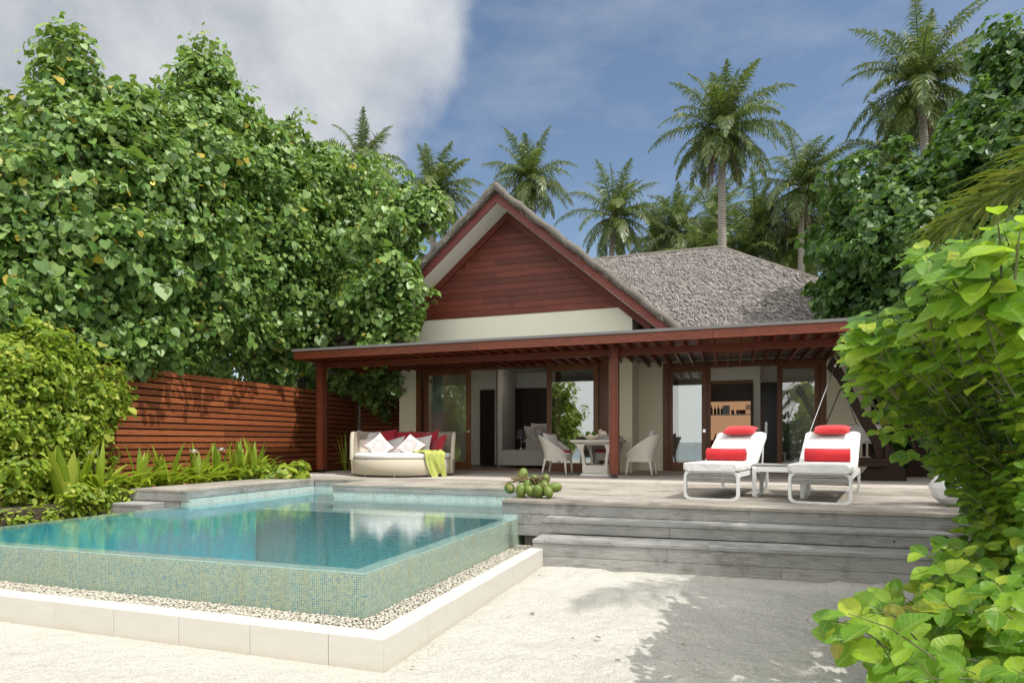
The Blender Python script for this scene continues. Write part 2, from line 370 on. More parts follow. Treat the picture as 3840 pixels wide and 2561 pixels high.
def mk_rings():
    t = NT('ring_print_cotton'); v = t.mp(t.uv(), (1, 1, 1), (-.5, -.5, 0)); L = t.n('ShaderNodeVectorMath', {0: v}, operation='LENGTH').outputs['Value']
    d = t.math('ADD', L, t.math('MULTIPLY', t.math('SUBTRACT', t.noise(t.uv(), 3.2, 2), .5), .09))
    ln = None
    for i, r in enumerate((.13, .165, .215, .245, .29, .32)):
        q = t.math('LESS_THAN', t.math('ABSOLUTE', t.math('SUBTRACT', d, r)), .007); ln = q if ln is None else t.math('MAXIMUM', ln, q)
    cc = t.mix(t.math('GREATER_THAN', t.noise(t.uv(), 5, 1), .5), (.16, .01, .02, 1), (.03, .01, .015, 1))
    c = t.mix(ln, (.70, .68, .66, 1), cc)
    return t.out(t.pb(c, .85, t.bump(t.noise(t.oc(), 8, 3), .3, .03)))
M['rings'] = mk_rings()
def mk_throw():
    t = NT('green_open_knit'); uv = t.mp(t.uv(), (70, 70, 1)); v = t.n('ShaderNodeTexVoronoi', {'Vector': uv, 'Scale': 1.}).outputs[0]
    c = t.mix(t.ramp(v, [(.1, (0, 0, 0)), (.6, (1, 1, 1))]), (.24, .28, .03, 1), (.50, .55, .15, 1))
    return t.out(t.pb(c, .9, t.bump(v, .6, .01)))
M['throw'] = mk_throw()
def mk_coco():
    t = NT('green_coconut_husk'); v = t.oc(); g = t.noise(v, 14, 4); c = t.mix(g, (.06, .105, .012, 1), (.16, .215, .03, 1))
    b = t.noise(v, 9, 5, .7); c = t.mix(t.ramp(b, [(.60, (0, 0, 0)), (.68, (1, 1, 1))]), c, (.22, .13, .05, 1))
    return t.out(t.pb(c, .5, t.bump(g, .3, .01)))
M['coco'] = mk_coco()
M['stalk'] = m_plain('dry_stalk', (.17, .13, .06), .9, .4, 20)
M['shell'] = m_plain('clam_shell', (.72, .66, .54), .5, .15, 9)
M['moss'] = m_plain('moss_ball', (.08, .16, .02), .95, .4, 20, .9, .02, 60)
M['pebble'] = None
def mk_peb():
    t = NT('flat_white_pebble'); c = t.ramp(t.rnd(), [(0, (.36, .33, .27)), (.5, (.50, .47, .41)), (1, (.64, .62, .56))])
    c = t.mix(t.math('MULTIPLY', t.noise(t.oc(), 60, 4), .4), c, (.35, .30, .2, 1)); return t.out(t.pb(c, .55))
M['pebble'] = mk_peb()
def m_glassy(name, col, rough=.05):
    t = NT(name); return t.out(t.pb(col, rough, None, **{'Specular_IOR_Level': .9, 'Coat_Weight': .5}))
M['bottle'] = m_glassy('dark_bottle_glass', (.008, .015, .008)); M['redglass'] = m_glassy('ruby_tumbler_glass', (.10, .004, .006))
M['clearglass'] = None
def mk_cg():
    t = NT('stemware_glass'); g = t.n('ShaderNodeBsdfGlossy', {'Color': (1, 1, 1, 1), 'Roughness': .02}).outputs[0]; a = t.n('ShaderNodeBsdfTransparent', {0: (.75, .75, .78, 1)}).outputs[0]
    return t.out(t.n('ShaderNodeMixShader', {0: .25, 1: a, 2: g}).outputs[0])
M['clearglass'] = mk_cg()
def m_emit(name, col, st):
    t = NT(name); return t.out(t.n('ShaderNodeEmission', {0: C4(col), 1: st}).outputs[0])
M['niche'] = m_emit('glowing_niche', (1., .56, .30), .42)  # even orange glow emitted by the panel surface itself
M['bulb'] = m_emit('warm_downlight', (1., .85, .66), 85.)
M['black'] = m_plain('black_lacquer', (.012, .011, .011), .3, .1)
M['lampshade'] = m_plain('dark_metal_shade', (.10, .10, .10), .25, .1)
M['potm'] = m_plain('white_glazed_pot', (.78, .78, .78), .35, .03)
M['shellw'] = M['soffit']
# ================================================================ SETTING
PU, PV, PL, PZ, PB = -2.4165, 3.862, -7.52, .38, .066   # pool outer right / front / left, rim height, pebble level
DV, DU, CV, CU, AV = 7.26, -2.625, 9.04, -6.27, 10.12    # deck edges around the pool
AU, AL = -7.42, -8.55
def snoise(x, y): return (math.sin(x*1.7+y*.6)+math.sin(y*2.3-x*.9+1.3)+.6*math.sin(x*4.1+y*3.3+.7)+.5*math.sin(x*6.7-y*5.9)+.35*math.sin(x*13.1+y*9.7)+.3*math.sin(y*17.3-x*12.1))
def sand():
    us = sorted(set([-400, -200, -100, -50, -30, -20, -14]+[round(-12+.09*i, 4) for i in range(0, 200)]+[PL, PU-.0, 7, 10, 15, 25, 50, 100, 200, 400]))
    vs = sorted(set([-14.5, -11, -8, -6, -4, -2]+[round(-1+.09*i, 4) for i in range(0, 95)]+[PV, 9., 12, 16, 22, 30, 45, 70, 120, 250, 600]))
    V = []; F = []
    step = [(1996-0, 0)]
    for v in vs:
        for u in us:
            z = 0
            if -12 < u < 7 and -1 < v < 8:
                z = .008*snoise(u, v)+.005*snoise(3.1*u+5, 3.3*v)+.0045*snoise(7.7*u+2, 8.9*v+1)
                if u > -1.8:
                    k = math.exp(-((v-(6.15-.28*(u+1.8)*1.0))**2)/.10); z += .045*k*(.7+.3*math.sin(u*3.1))+.012*k*math.sin(u*9)
                if u < -2.0 and v > 3.3: z = min(z, 0)-.02
                if v < -1.5: z = 0
            if u < -9 and v > 8: z = 0
            if v < 3.3 or u < -1.6: z *= max(.0, min(1, max(-(v-3.1)*1.2, (u+1.9)*2.2)))*.8
            V.append((u, v, z))
    n = len(us)
    for j in range(len(vs)-1):
        for i in range(n-1):
            a, b = (us[i]+us[i+1])/2, (vs[j]+vs[j+1])/2
            if PL < a < PU and PV < b < 11.0: continue
            F.append((j*n+i, j*n+i+1, (j+1)*n+i+1, (j+1)*n+i))
    me = fastmesh('sand', V, F, [(p[0], p[1]) for p in V])
    o = link('sand', me, M['sand'], smooth=True); tag(o, kind='structure')
sand()
b = MB(); b.add([(-1500, -1500, -.9), (1500, -1500, -.9), (1500, -14.2, -.9), (-1500, -14.2, -.9)], [(0, 1, 2, 3)]); struct('sea', b, M['sea'])
# --- pool
pool = thing('swimming_pool', 'raised infinity plunge pool clad in green glass mosaic beside the deck', 'swimming pool', (-4.97, PV, 0))
b = MB(); T = .15; zb = -.02
b.box(PL, PU, PV, PV+.02, zb, PZ-.002); b.box(PU-.02, PU, PV+.021, 8.9, zb, PZ-.002); b.box(PL, PL+.02, PV+.021, 9.9, zb, PZ-.002)
obj('outer_wall', b, M['mos_out'], pool, True)
b = MB(); b.box(PL+.002, PU-.002, PV+.002, PV+T, PZ-.02, PZ+.002); b.box(PU-T, PU-.002, PV+T, 8.9, PZ-.02, PZ+.002); b.box(PL+.002, PL+T, PV+T, 9.9, PZ-.02, PZ+.002)
obj('rim', b, M['mos_top'], pool, True)
b = MB(); x0, x1, y0, y1, z0, z1 = PL+T, PU-T, PV+T, 10.9, -.8, PZ-.021
b.add([(x0, y0, z0), (x1, y0, z0), (x1, y1, z0), (x0, y1, z0), (x0, y0, z1), (x1, y0, z1), (x1, y1, z1), (x0, y1, z1)], [(0, 1, 2, 3), (0, 4, 5, 1), (1, 5, 6, 2), (2, 6, 7, 3), (3, 7, 4, 0)])
obj('basin', b, M['mos_in'], pool, True)
b = MB(); b.box(x0+.003, x1-.003, 8.5, CV+.01, -.79, .20); b.box(x0+.003, CU+.011, CV+.011, 10.2, -.79, .2)
obj('bench', b, M['mos_band'], pool, True)
b = MB(); b.add([(PL-.004, PV-.004, PZ+.008), (PU+.004, PV-.004, PZ+.008), (PU+.004, 9.0, PZ+.008), (PL-.004, 9.0, PZ+.008)], [(0, 1, 2, 3)]); 
b.add([(PL-.004, 9.0, PZ+.008), (CU+.1, 9.0, PZ+.008), (CU+.1, 10.2, PZ+.008), (PL-.004, 10.2, PZ+.008)], [(0, 1, 2, 3)])
tag(link('pool_water', b.mesh('pool_water'), M['water']), kind='structure')
# --- limestone kerb round the pebble bed
kerb = thing('pool_kerb', 'low cream limestone kerb framing the pebble bed around the pool', 'kerb', (-1.85, 3.157, 0))
b = MB(); js = [pv(x, 2300, 3.157).x for x in (1230, 936, 669, 425.5, 201.7)]; w = js[3]-js[4]
xs = [-1.85]+js+[js[-1]-w*i for i in range(1, 7)]
for a, c in zip(xs, xs[1:]):
    if a == -1.85: b.hexa([(c+.002, 3.157, -.1), (a, 3.157, -.1), (a-.145, 3.302, -.1), (c+.002, 3.302, -.1)], [(c+.002, 3.157, .188), (a, 3.157, .188), (a-.145, 3.302, .188), (c+.002, 3.302, .188)])
    else: b.box(c+.002, a-.002, 3.157, 3.302, -.1, .188)
ys = [3.157]+[pu(x, 2200, -1.85).y for x in (1608.7, 1742.7, 1844.9)]; ys += [ys[-1]+.55, 6.62]; ys = [y for y in ys if y < 6.63]
for a, c in zip(ys, ys[1:]):
    if a == 3.157: b.hexa([(-1.85, a+.001, -.1), (-1.85, c-.002, -.1), (-1.995, c-.002, -.1), (-1.995, 3.3035, -.1)], [(-1.85, a+.001, .188), (-1.85, c-.002, .188), (-1.995, c-.002, .188), (-1.995, 3.3035, .188)])
    else: b.box(-1.995, -1.85, a+.002, c-.002, -.1, .188)
obj('kerb_stones', b, M['kerb'], kerb, True, bevel=.003)
# --- pebbles
def ico():
    import bmesh
    bm = bmesh.new(); bmesh.ops.create_icosphere(bm, subdivisions=1, radius=1); v = np.array([p.co[:] for p in bm.verts]); f = np.array([[q.index for q in p.verts] for p in bm.faces]); bm.free(); return v, f
IV, IF = ico()
def pebbles():
    P = []
    def fill(x0, x1, y0, y1):
        st = .027
        for j in range(int((y1-y0)/st*1.25)):
            for i in range(int((x1-x0)/st)):
                P.append((x0+(i+.5*(j % 2)+RNG.uniform(-.35, .35))*st, y0+(j+.5+RNG.uniform(-.3, .3))*st/1.25))
    fill(-12.2, -2.0, 3.31, PV-.01); fill(PU+.02, -2.0, PV-.01, 7.2); fill(-2.0, -1.8, 6.65, 7.2)
    P = np.array(P); n = len(P)
    a = RNG.uniform(0, PI, n)[:, None]; sx = RNG.uniform(.012, .020, n)[:, None]; sy = sx*RNG.uniform(.6, .95, n)[:, None]; sz = RNG.uniform(.004, .008, n)[:, None]
    X = IV[:, 0]*sx; Y = IV[:, 1]*sy; Z = IV[:, 2]*sz+RNG.uniform(-.3, .3, n)[:, None]*X+RNG.uniform(-.2, .2, n)[:, None]*Y
    V = np.stack([X*np.cos(a)-Y*np.sin(a)+P[:, :1], X*np.sin(a)+Y*np.cos(a)+P[:, 1:], Z+PB+RNG.uniform(0, .01, n)[:, None]], -1).reshape(-1, 3)
    F = (IF[None]+np.arange(n)[:, None, None]*len(IV)).reshape(-1, 3)
    o = link('pebbles', fastmesh('pebbles', V, F), M['pebble'], smooth=True); tag(o, 'flat cream pebbles filling the channel between pool wall and kerb', 'pebbles', kind='stuff')
pebbles()
b = MB(); b.box(-12.3, -1.98, 3.303, PV-.001, -.05, PB-.006); b.box(PU+.001, -1.996, PV, 7.3, -.05, PB-.006); struct('concrete_floor', b, M['concrete'])
# --- terrace, deck, steps
tv0, dr = 11.1, 3.45
b = MB(); b.box(-9.1, 5.4, tv0+.002, 16.0, .3, .597); b.box(dr+.01, 5.4, 8.6, tv0, .3, .597); struct('terrace_floor', b, M['tile'])
def boards(b, x0, x1, y0, y1, z0, z1, w=.14, gap=.006, joints=2.9):
    y = y0
    while y < y1-.02:
        ye = min(y+w, y1); x = x0; first = True
        while x < x1-.01:
            xe = x+(RNG.uniform(.4, 1) if first else 1)*joints*RNG.uniform(.8, 1.2); first = False
            if xe > x1-.5: xe = x1
            b.box(x, xe-.003, y, ye-gap, z0, z1+RNG.uniform(-.0015, .0015)); x = xe
        y = ye
deck = thing('pool_deck', 'weathered grey timber deck wrapping the pool in front of the terrace', 'deck', (0, DV, 0))
b = MB()
boards(b, DU+.0, dr, DV+.16, CV-.001, .565, .6); boards(b, CU, dr, CV, AV-.001, .565, .6); boards(b, AL, dr, AV, tv0, .565, .6)
b.box(DU, .8, DV, DV+.155, .565, .6); b.box(.803, dr, DV, DV+.155, .565, .6)
obj('deck_boards', b, M['deck'], deck, True, bevel=.002)
b = MB(); y = 7.2
xx = AU-.003
while xx > AL+.02:
    xe = max(xx-.14, AL); b.box(xe+.006, xx, 7.15, AV-.003, .565, .6); xx = xe
obj('side_boards', b, M['deck'], deck, True, grain='y', bevel=.002)
def fb(*a, g='x'): q = MB(); q.box(*a); obj('fascia_board', q, M['decklip'], deck, True, grain=g, bevel=.003)
for i, (z0, z1) in enumerate(((.44, .562), (.315, .436), (.18, .311))):
    x = DU+(.003 if i == 0 else .205)
    for xe in ([1.6, dr] if i % 2 else [.2, dr]): fb(x, xe-.002, DV+.012+.002*i, DV+.045, z0, z1); x = xe
fb(CU+.003, -4.3, CV+.003, CV+.04, .482, .562); fb(-4.298, DU-.004, CV+.003, CV+.04, .482, .562)
fb(AU+.003, CU-.004, AV+.003, AV+.04, .482, .562)
fb(AL+.003, AU-.003, 7.155, 7.19, .44, .562); fb(AL+.003, PL-.05, 7.165, 7.2, .26, .436)
fb(CU+.003, CU+.04, CV+.042, AV-.003, .482, .562, g='y'); fb(AU-.04, AU-.003, 7.192, AV-.003, .482, .562, g='y'); fb(DU+.003, DU+.04, DV+.047, CV-.003, .482, .562, g='y')
b = MB(); b.box(CU+.012, PU-.02, CV+.012, CV+.05, .0, .48); b.box(AU-.05, CU+.011, AV+.012, AV+.05, .0, .48); b.box(CU+.012, CU+.05, CV+.051, AV+.011, .0, .48)
b.box(AU-.06, AU-.012, 7.17, AV+.011, .0, .48); b.box(PL-.04, AU-.061, 7.17, 7.2, .3, .435); b.box(DU+.012, DU+.05, DV+.05, CV+.011, 0, .48); b.box(DU+.012, PU-.001, DV+.02, DV+.049, .2, .438)
obj('waterline_tiles', b, M['mos_band'], deck, True)
b = MB(); b.box(AL+.06, PL-.06, 7.25, 11, -.05, .56); obj('plinth', b, M['concrete'], deck, True)
b = MB(); b.box(PU+.05, dr-.1, DV+.12, DV+.3, -.05, .56)
obj('plinth', b, M['concrete'], deck, True)
stp = thing('timber_steps', 'two wide weathered grey timber steps rising from the sand to the deck', 'steps', (0, 6.2, 0))
def step(zt, A, B, Bk, z_low, nm):   # A,B front corners left/right (x,y)
    A = Vector((*A, 0)); B = Vector((*B, 0)); d = (B-A).normalized(); n = Vector((-d.y, d.x, 0))
    b = MB(); rz = math.atan2(d.y, d.x); MT = Matrix.Translation(A) @ Matrix.Rotation(rz, 4, 'Z'); L = (B-A).length
    nb = 3
    for i in range(nb):
        y0 = i*Bk/nb
        b.box(.13, L*(.45+.1*i)-.002, y0, y0+Bk/nb-.004, zt-.035, zt, MT); b.box(L*(.45+.1*i), L, y0, y0+Bk/nb-.004, zt-.035, zt, MT)
    b.box(0, .127, 0, Bk, zt-.035, zt, MT)
    z = zt-.038
    k = 0
    while z > z_low+.02:
        zn = max(z-.135, z_low); j = L*(.62 if k % 2 else .35)
        b.box(.004, j-.002, .012, .045, zn+.003, z, MT); b.box(j, L, .012, .045, zn+.003, z, MT); z = zn; k += 1
    b.box(.004, .04, .047, Bk, z_low+.003, zt-.038, MT)
    obj(nm, b, M['decklip'], stp, True, bevel=.003)
p2a, p2b = pz(2027.8, 1947.6, .435), pz(3526.9, 2001.9, .435); p3a, p3b = pz(1996, 2021.8, .281), pz(3561, 2088.5, .281)
step(.435, p2a.xy, (p2a+(p2b-p2a)*1.03).xy, .46, .285, 'upper_step'); step(.281, p3a.xy, (p3a+(p3b-p3a)*1.03).xy, .42, -.03, 'lower_step')
b = MB(); b.box(-8.47, -7.84, 6.77, 6.80, .2, .38); b.box(-8.47, -7.84, 6.80, 7.15, .385, .42); b.box(-7.868, -7.84, 6.802, 7.15, .2, .383); b.box(-8.47, -7.84, 6.765, 6.799, .383, .42)
fs = thing('garden_step', 'small weathered timber step at the end of the deck beside the plants', 'step', (-8.15, 6.77, 0)); obj('step_boards', b, M['decklip'], fs, True, bevel=.003)
b = MB(); b.box(-10.1, AL-.01, 5.0, 12.3, .0, .42); b.box(-10.1, PL-.02, 3.3, 5.0, -.02, .12); b.box(-8.5, PL-.02, 5.0, 7.14, -.02, .18); struct('soil_ground', b, M['soil'])
b = MB(); b.box(-9.1, AL-.02, 11.0, 12.3, .3, .58); struct('garden_path', b, M['tile'])
# ================================================================ VILLA
fv, rv = 14.82, 15.99
WL, WR, RR = -8.22, -2.13, 3.0
villa = thing('villa', 'cream villa with red timber gable, thatched roof and two wide glass door openings', 'villa', (-3, fv, .6))
dl = (-7.716, -2.676, 3.255); dr_ = (-1.541, 2.097, 3.232)
b = MB(); tw = .22
b.box(WL, dl[0], fv, fv+tw, .5, 4.46); b.box(dl[1], WR, fv, fv+tw, .5, 4.46)
b.box(dl[0], dl[1], fv, fv+tw, dl[2], 4.46); b.box(WL, WL+.2, fv+tw, 20.8, .5, 4.0); b.box(WR-.2, WR, fv+tw, 20.8, .5, 4.3)
b.box(WR, dr_[0], rv, rv+tw, .5, 4.0); b.box(dr_[1], RR, rv, rv+tw, .5, 4.0); b.box(dr_[0], dr_[1], rv, rv+tw, dr_[2], 4.0); b.box(RR-.2, RR, rv+tw, 20.8, .5, 4.0); b.box(WL+.2, RR-.2, 20.6, 20.8, .5, 4)
obj('wall', b, M['wall'], villa, True)
b = MB(); b.box(WL-.004, WR+.004, fv-.012, fv-.001, 3.30, 4.44); obj('render_band', b, M['band'], villa, True)
# gable boards
AX, AZ = -5.19, 6.98; SL = .854
ga = MB(); z = 4.445; bh = .155
while z < AZ-.12:
    z1 = min(z+bh-.006, AZ-.06)
    hw0 = (AZ-z)/SL; hw1 = (AZ-z1)/SL
    cuts = sorted(RNG.uniform(-hw1*.9, hw1*.9, 2 if hw1 > 1.2 else (1 if hw1 > .5 else 0)))
    ed = [None]+list(cuts)+[None]
    for a, c in zip(ed, ed[1:]):
        l0, l1 = (-hw0, -hw1) if a is None else (a+.002, a+.002); r0, r1 = (hw0, hw1) if c is None else (c-.002, c-.002)
        off = RNG.uniform(0, .003)
        ga.prism([(AX+l0, fv-.03-off, z), (AX+r0, fv-.03-off, z), (AX+r1, fv-.022-off, z1), (AX+l1, fv-.022-off, z1)], (0, .03, 0))
    z += bh
obj('gable_cladding', ga, M['gable'], villa, True)
b = MB(); b.prism([(AX-(AZ-4.4)/SL, fv+.01, 4.4), (AX+(AZ-4.4)/SL, fv+.01, 4.4), (AX, fv+.01, AZ)], (0, .1, 0)); obj('gable_backing', b, M['darkwood'], villa, True)
b = MB()
for s in (-1, 1):
    e = 3.5
    b.prism([(AX, fv-.075, AZ-.005), (AX+s*e, fv-.075, AZ-SL*e-.005), (AX+s*e, fv-.075, AZ-SL*e-.2), (AX, fv-.075, AZ-.2)][::s], (0, .04, 0))
obj('gable_trim', b, M['gable'], villa, True)
# soffit, bargeboards, thatch over gable
gv = 14.02; EU = 4.06
b = MB()
for s in (-1, 1):
    pts = [(AX, gv+.03, AZ+.0), (AX+s*EU, gv+.03, AZ-SL*EU), (AX+s*EU, gv+.03, AZ-SL*EU+.03), (AX, gv+.03, AZ+.03)]
    b.prism(pts[::s], (0, fv+.1-gv-.03, 0))
obj('soffit', b, M['soffit'], villa, True)
for s in (-1, 1):
    b = MB(); j = 2.1
    for a, c in ((0, j), (j+.003, EU+.02)):
        pts = [(AX+s*a, gv-.02, 6.95-SL*a), (AX+s*c, gv-.02, 6.95-SL*c), (AX+s*c, gv-.02, 7.19-SL*c), (AX+s*a, gv-.02, 7.19-SL*a)]
        b.prism(pts[::s], (0, .05, 0))
    o = obj('bargeboard', b, M['barge'], villa, True, bevel=.003)
b = MB()
for s in (-1, 1):
    pts = [(AX, gv-.1, 7.20), (AX+s*(EU+.12), gv-.1, 7.20-SL*(EU+.12)), (AX+s*(EU+.12), gv-.1, 7.36-SL*(EU+.12)), (AX, gv-.1, 7.36)]
    b.prism(pts[::s], (0, 7.0, 0))
g_roof = obj('gable_roof', b, M['roll'], villa, True)
def verge(s):
    b = MB(); n = 46; pts = []; rr = []
    for i in range(n+1):
        t = i/n; a = t*(EU+.2)
        pts.append((AX+s*a, gv-.12+.012*math.sin(i*1.9), 7.265-SL*a+.02*math.sin(i*.9+s)+(.03*math.exp(-a*4)))); rr.append(.080+.010*math.sin(i*1.3)+.008*math.sin(i*3.7))
    b.tube(pts, rr, 14); return b
for s in (-1, 1): obj('thatch_verge', verge(s), M['roll'], villa, True, smooth=True)
# loose straws
def straws(n, fn, L=.22, w=.012):
    V = []; F = []
    for i in range(n):
        p, d, nn = fn(); d = d.normalized(); l = L*random.uniform(.5, 1.3); sd = d.cross(nn).normalized()*w*random.uniform(.5, 1.2)
        k = len(V); V += [p-sd, p+sd, p+d*l+sd*.3, p+d*l-sd*.3]; F.append((k, k+1, k+2, k+3))
    return np.array([v[:] for v in V]), F
def fn():
    s = random.choice((-1, 1)); a = random.uniform(0, EU+.2); p = Vector((AX+s*a, gv-.12+random.uniform(-.09, .09), 7.2-SL*a+random.uniform(-.04, .05)))
    return p, Vector((s*.5, random.uniform(-.5, .1), -random.uniform(.3, .9))), Vector((.1, 1, .2))
V, F = straws(420, fn, .12, .006); tag(link('verge_straw', fastmesh('verge_straw', V, F), M['thatch'], villa, True), kind='stuff')
b = MB(); 
def fn2():
    p = Vector((AX+EU+.1+random.uniform(-.05, .15), gv-.12+random.uniform(-.1, .1), 7.285-SL*(EU+.16)+random.uniform(-.07, .07)))
    return p, Vector((1, random.uniform(-.4, .4), random.uniform(-1.3, -.1))), Vector((0, 1, .3))
V, F = straws(160, fn2, .34, .008); link('verge_tassel', fastmesh('verge_tassel', V, F), M['thatch'], villa, True)
# main hip roof with thatch blades
E0, E1, EV, EZ = -6.0, 4.9, 15.1, 3.42; R0, R1, RV, RZ = -5.0, -.23, 19.5, 6.92
def roofpt(a, t):   # front slope
    l = Vector((E0, EV, EZ)).lerp(Vector((R0, RV, RZ)), t); r = Vector((E1, EV, EZ)).lerp(Vector((R1, RV, RZ)), t); return l.lerp(r, a)
b = MB()
b.grid(lambda a, t: roofpt(a, t)+Vector((0, 0, .05*math.sin(a*9)*math.sin(t*5)-.06*(1-t)*0)), 40, 20, 10, 6)
b.grid(lambda a, t: Vector((E1, EV, EZ)).lerp(Vector((E1, 24, EZ)), a).lerp(Vector((R1, RV, RZ)), t), 10, 16, 9, 6)
b.add([(E0, 24, EZ), (E1, 24, EZ), (R1, RV, RZ), (R0, RV, RZ)], [(0, 1, 2, 3)])
obj('main_roof', b, M['roll'], villa, True)
n1 = (roofpt(1, 0)-roofpt(0, 0)).cross(roofpt(.5, 1)-roofpt(.5, 0)).normalized()
def fn3():
    t = (int(random.random()**1.1*26)+random.random()**2*.9)/26; t = min(t, .995); a = random.random()
    if roofpt(a, t).x < -4.2: a = random.uniform(.25, 1)
    p = roofpt(a, t); q = (roofpt(.5, 0)-roofpt(.5, 1)).normalized()
    return p+n1*random.uniform(.0, .09), q+Vector((random.uniform(-.28, .28), 0, random.uniform(-.12, .22))), n1+Vector((random.uniform(-.3, .3), random.uniform(-.3, .3), 0))
V, F = straws(48000, fn3, .19, .014); link('thatch_blades', fastmesh('thatch_blades', V, F), M['thatch'], villa, True)
n2 = Vector((1, 0, .6)).normalized()
def fn4():
    t = random.random(); a = random.uniform(0, .5); p = Vector((E1, EV, EZ)).lerp(Vector((E1, 24, EZ)), a).lerp(Vector((R1, RV, RZ)), t)
    return p+n2*random.uniform(0, .08), Vector((1, random.uniform(-.4, .4), -.7)), n2
V, F = straws(9000, fn4, .17, .012); link('hip_thatch_blades', fastmesh('hip_thatch_blades', V, F), M['thatch'], villa, True)
b = MB(); b.tube([(R0, RV, RZ+.02), (R1, RV, RZ+.03)]+[tuple(Vector((R1, RV, RZ)).lerp(Vector((E1, EV, EZ)), k/6)+Vector((0, 0, .0))) for k in range(1, 7)], .09, 10); obj('ridge_roll', b, M['roll'], villa, True, smooth=True)
b = MB(); b.tube([tuple(pv(2372, 976, 19.4)), tuple(pv(2374, 1010, 18.8)), tuple(pv(2362, 1060, 18.2))], .025, 6); obj('ridge_tie', b, M['alu'], villa, True)
b = MB(); b.box(WL+.2, RR-.2, fv+.25, 20.6, .5, .592); obj('interior_floor', b, M['intfloor'], villa, True)
b = MB(); b.box(WL+.2, WR-.2, fv+tw, 20.6, 3.5, 3.6); b.box(WR, RR-.2, rv+tw, 20.6, 3.5, 3.6); b.box(-6.0, -3.2, 15.6, 15.9, 3.3, 3.5); obj('ceiling', b, M['white'], villa, True)
b = MB(); b.box(WL+.2, -6.75, 18.2, 18.35, .59, 3.5); b.box(-6.45, WR-.2, 19.3, 19.4, 2.75, 3.5); b.box(-6.6, -6.45, 17.9, 19.4, .59, 3.5)
b.box(.62, .8, 18.5, 18.65, .59, 2.998); b.box(-2, .8, 18.5, 18.65, 3.0, 3.5); b.box(-2, -.6, 18.5, 18.65, .59, 3.0); b.box(.8, RR-.2, 19.2, 19.3, .59, 3.5)
obj('partition', b, M['white'], villa, True)
b = MB(); b.box(dl[0], dl[1], fv-.03, fv+.2, .597, .62); b.box(dr_[0], dr_[1], rv-.03, rv+.2, .597, .62); obj('threshold', b, M['frame'], villa, True)
def frame(d, v, nm='door_frame'):
    b = MB(); w = .13
    b.box(d[0], d[0]+w, v-.03, v+.18, .62, d[2]-w)
    o1 = obj(nm, b, M['frame'], villa, True, grain='z', bevel=.004)
    b = MB(); b.box(d[1]-w, d[1], v-.03, v+.18, .62, d[2]-w); obj('jamb', b, M['frame'], o1, True, grain='z', bevel=.004)
    b = MB(); b.box(d[0], d[1], v-.032, v+.182, d[2]-w, d[2]); obj('lintel', b, M['frame'], o1, True, bevel=.004)
frame(dl, fv); frame(dr_, rv)
def door(x0, x1, v, top, sw=.12, low=.17, pane=True, hnd=None):
    b = MB(); b.box(x0, x0+sw, v, v+.05, .625, top); b.box(x1-sw, x1, v, v+.05, .625, top)
    o = obj('sliding_door', b, M['frame'], villa, True, grain='z', bevel=.003)
    b = MB(); b.box(x0+sw, x1-sw, v+.002, v+.048, .625, .625+low); obj('rail', b, M['frame'], o, True); b = MB(); b.box(x0+sw, x1-sw, v+.002, v+.048, top-.1, top); obj('rail', b, M['frame'], o, True)
    b = MB(); b.add([(x0+sw, v+.025, .625+low), (x1-sw, v+.025, .625+low), (x1-sw, v+.025, top-.1), (x0+sw, v+.025, top-.1)], [(0, 1, 2, 3)]); obj('pane', b, M['glass'], o, True)
    if hnd: 
        b = MB(); b.box(hnd-.035, hnd+.035, v-.012, v-.001, 1.53, 1.61); obj('handle', b, M['steel'], o, True, bevel=.004)
door(-7.52, -6.21, fv+.03, 3.12, hnd=-6.27); door(-4.2, -2.93, fv+.03, 3.12); door(-4.0, -2.81, fv+.1, 3.12)
door(-1.43, -.51, rv+.03, 3.10, hnd=-.57); door(1.06, 1.98, rv+.03, 3.10); door(-1.3, -.42, rv+.1, 3.1)
b = MB(); b.add([(-4.3, 15.35, .7), (-2.6, 15.35, .7), (-2.6, 15.35, 3.2), (-4.3, 15.35, 3.2)], [(0, 1, 2, 3)])
# ---- pergola
perg = thing('pergola', 'long red timber pergola roof on square posts shading the terrace', 'pergola', (-2.1, 12.3, .6))
PX0, PX1 = pv(1101, 1320, 11.4).x, 5.3
b = MB(); jx = pv(1790, 1300, 11.4).x; jx2 = pv(2673, 1300, 11.4).x
for a, c in ((PX0, jx), (jx+.003, jx2), (jx2+.003, PX1)): b.box(a, c, 11.4, 11.44, 3.085, 3.245)
obj('fascia', b, M['redwood'], perg, True, bevel=.004)
b = MB(); b.box(PX0-.02, PX1, 11.37, 14.8, 3.27, 3.295); b.box(WR+.01, PX1, 14.8, 15.96, 3.27, 3.295); b.box(PX0-.022, PX1, 11.368, 11.40, 3.246, 3.268); obj('roof_cap', b, M['zinc'], perg, True)
b = MB(); y = 11.45
while y < 14.7: b.box(PX0, PX1, y, y+.145, 3.247, 3.268); y += .15
obj('roof_boards', b, M['redwood'], perg, True)
b = MB(); b.box(PX0, PX0+.04, 11.445, 14.7, 3.085, 3.245); obj('end_fascia', b, M['redwood'], perg, True, grain='y')
x = PX0+.2
while x < PX1-.1:
    if not any(abs(x-px) < .0 for px in ()):
        b = MB(); b.box(x, x+.045, 11.445, 14.78 if x < WR else 15.9, 3.135, 3.245); obj('rafter', b, M['redwood'], perg, True, grain='y')
    x += .262
BV = 12.27
b = MB(); b.box(PX0+.045, PX1, BV+.17, BV+.24, 3.0, 3.132); obj('beam', b, M['redwood'], perg, True, bevel=.004)
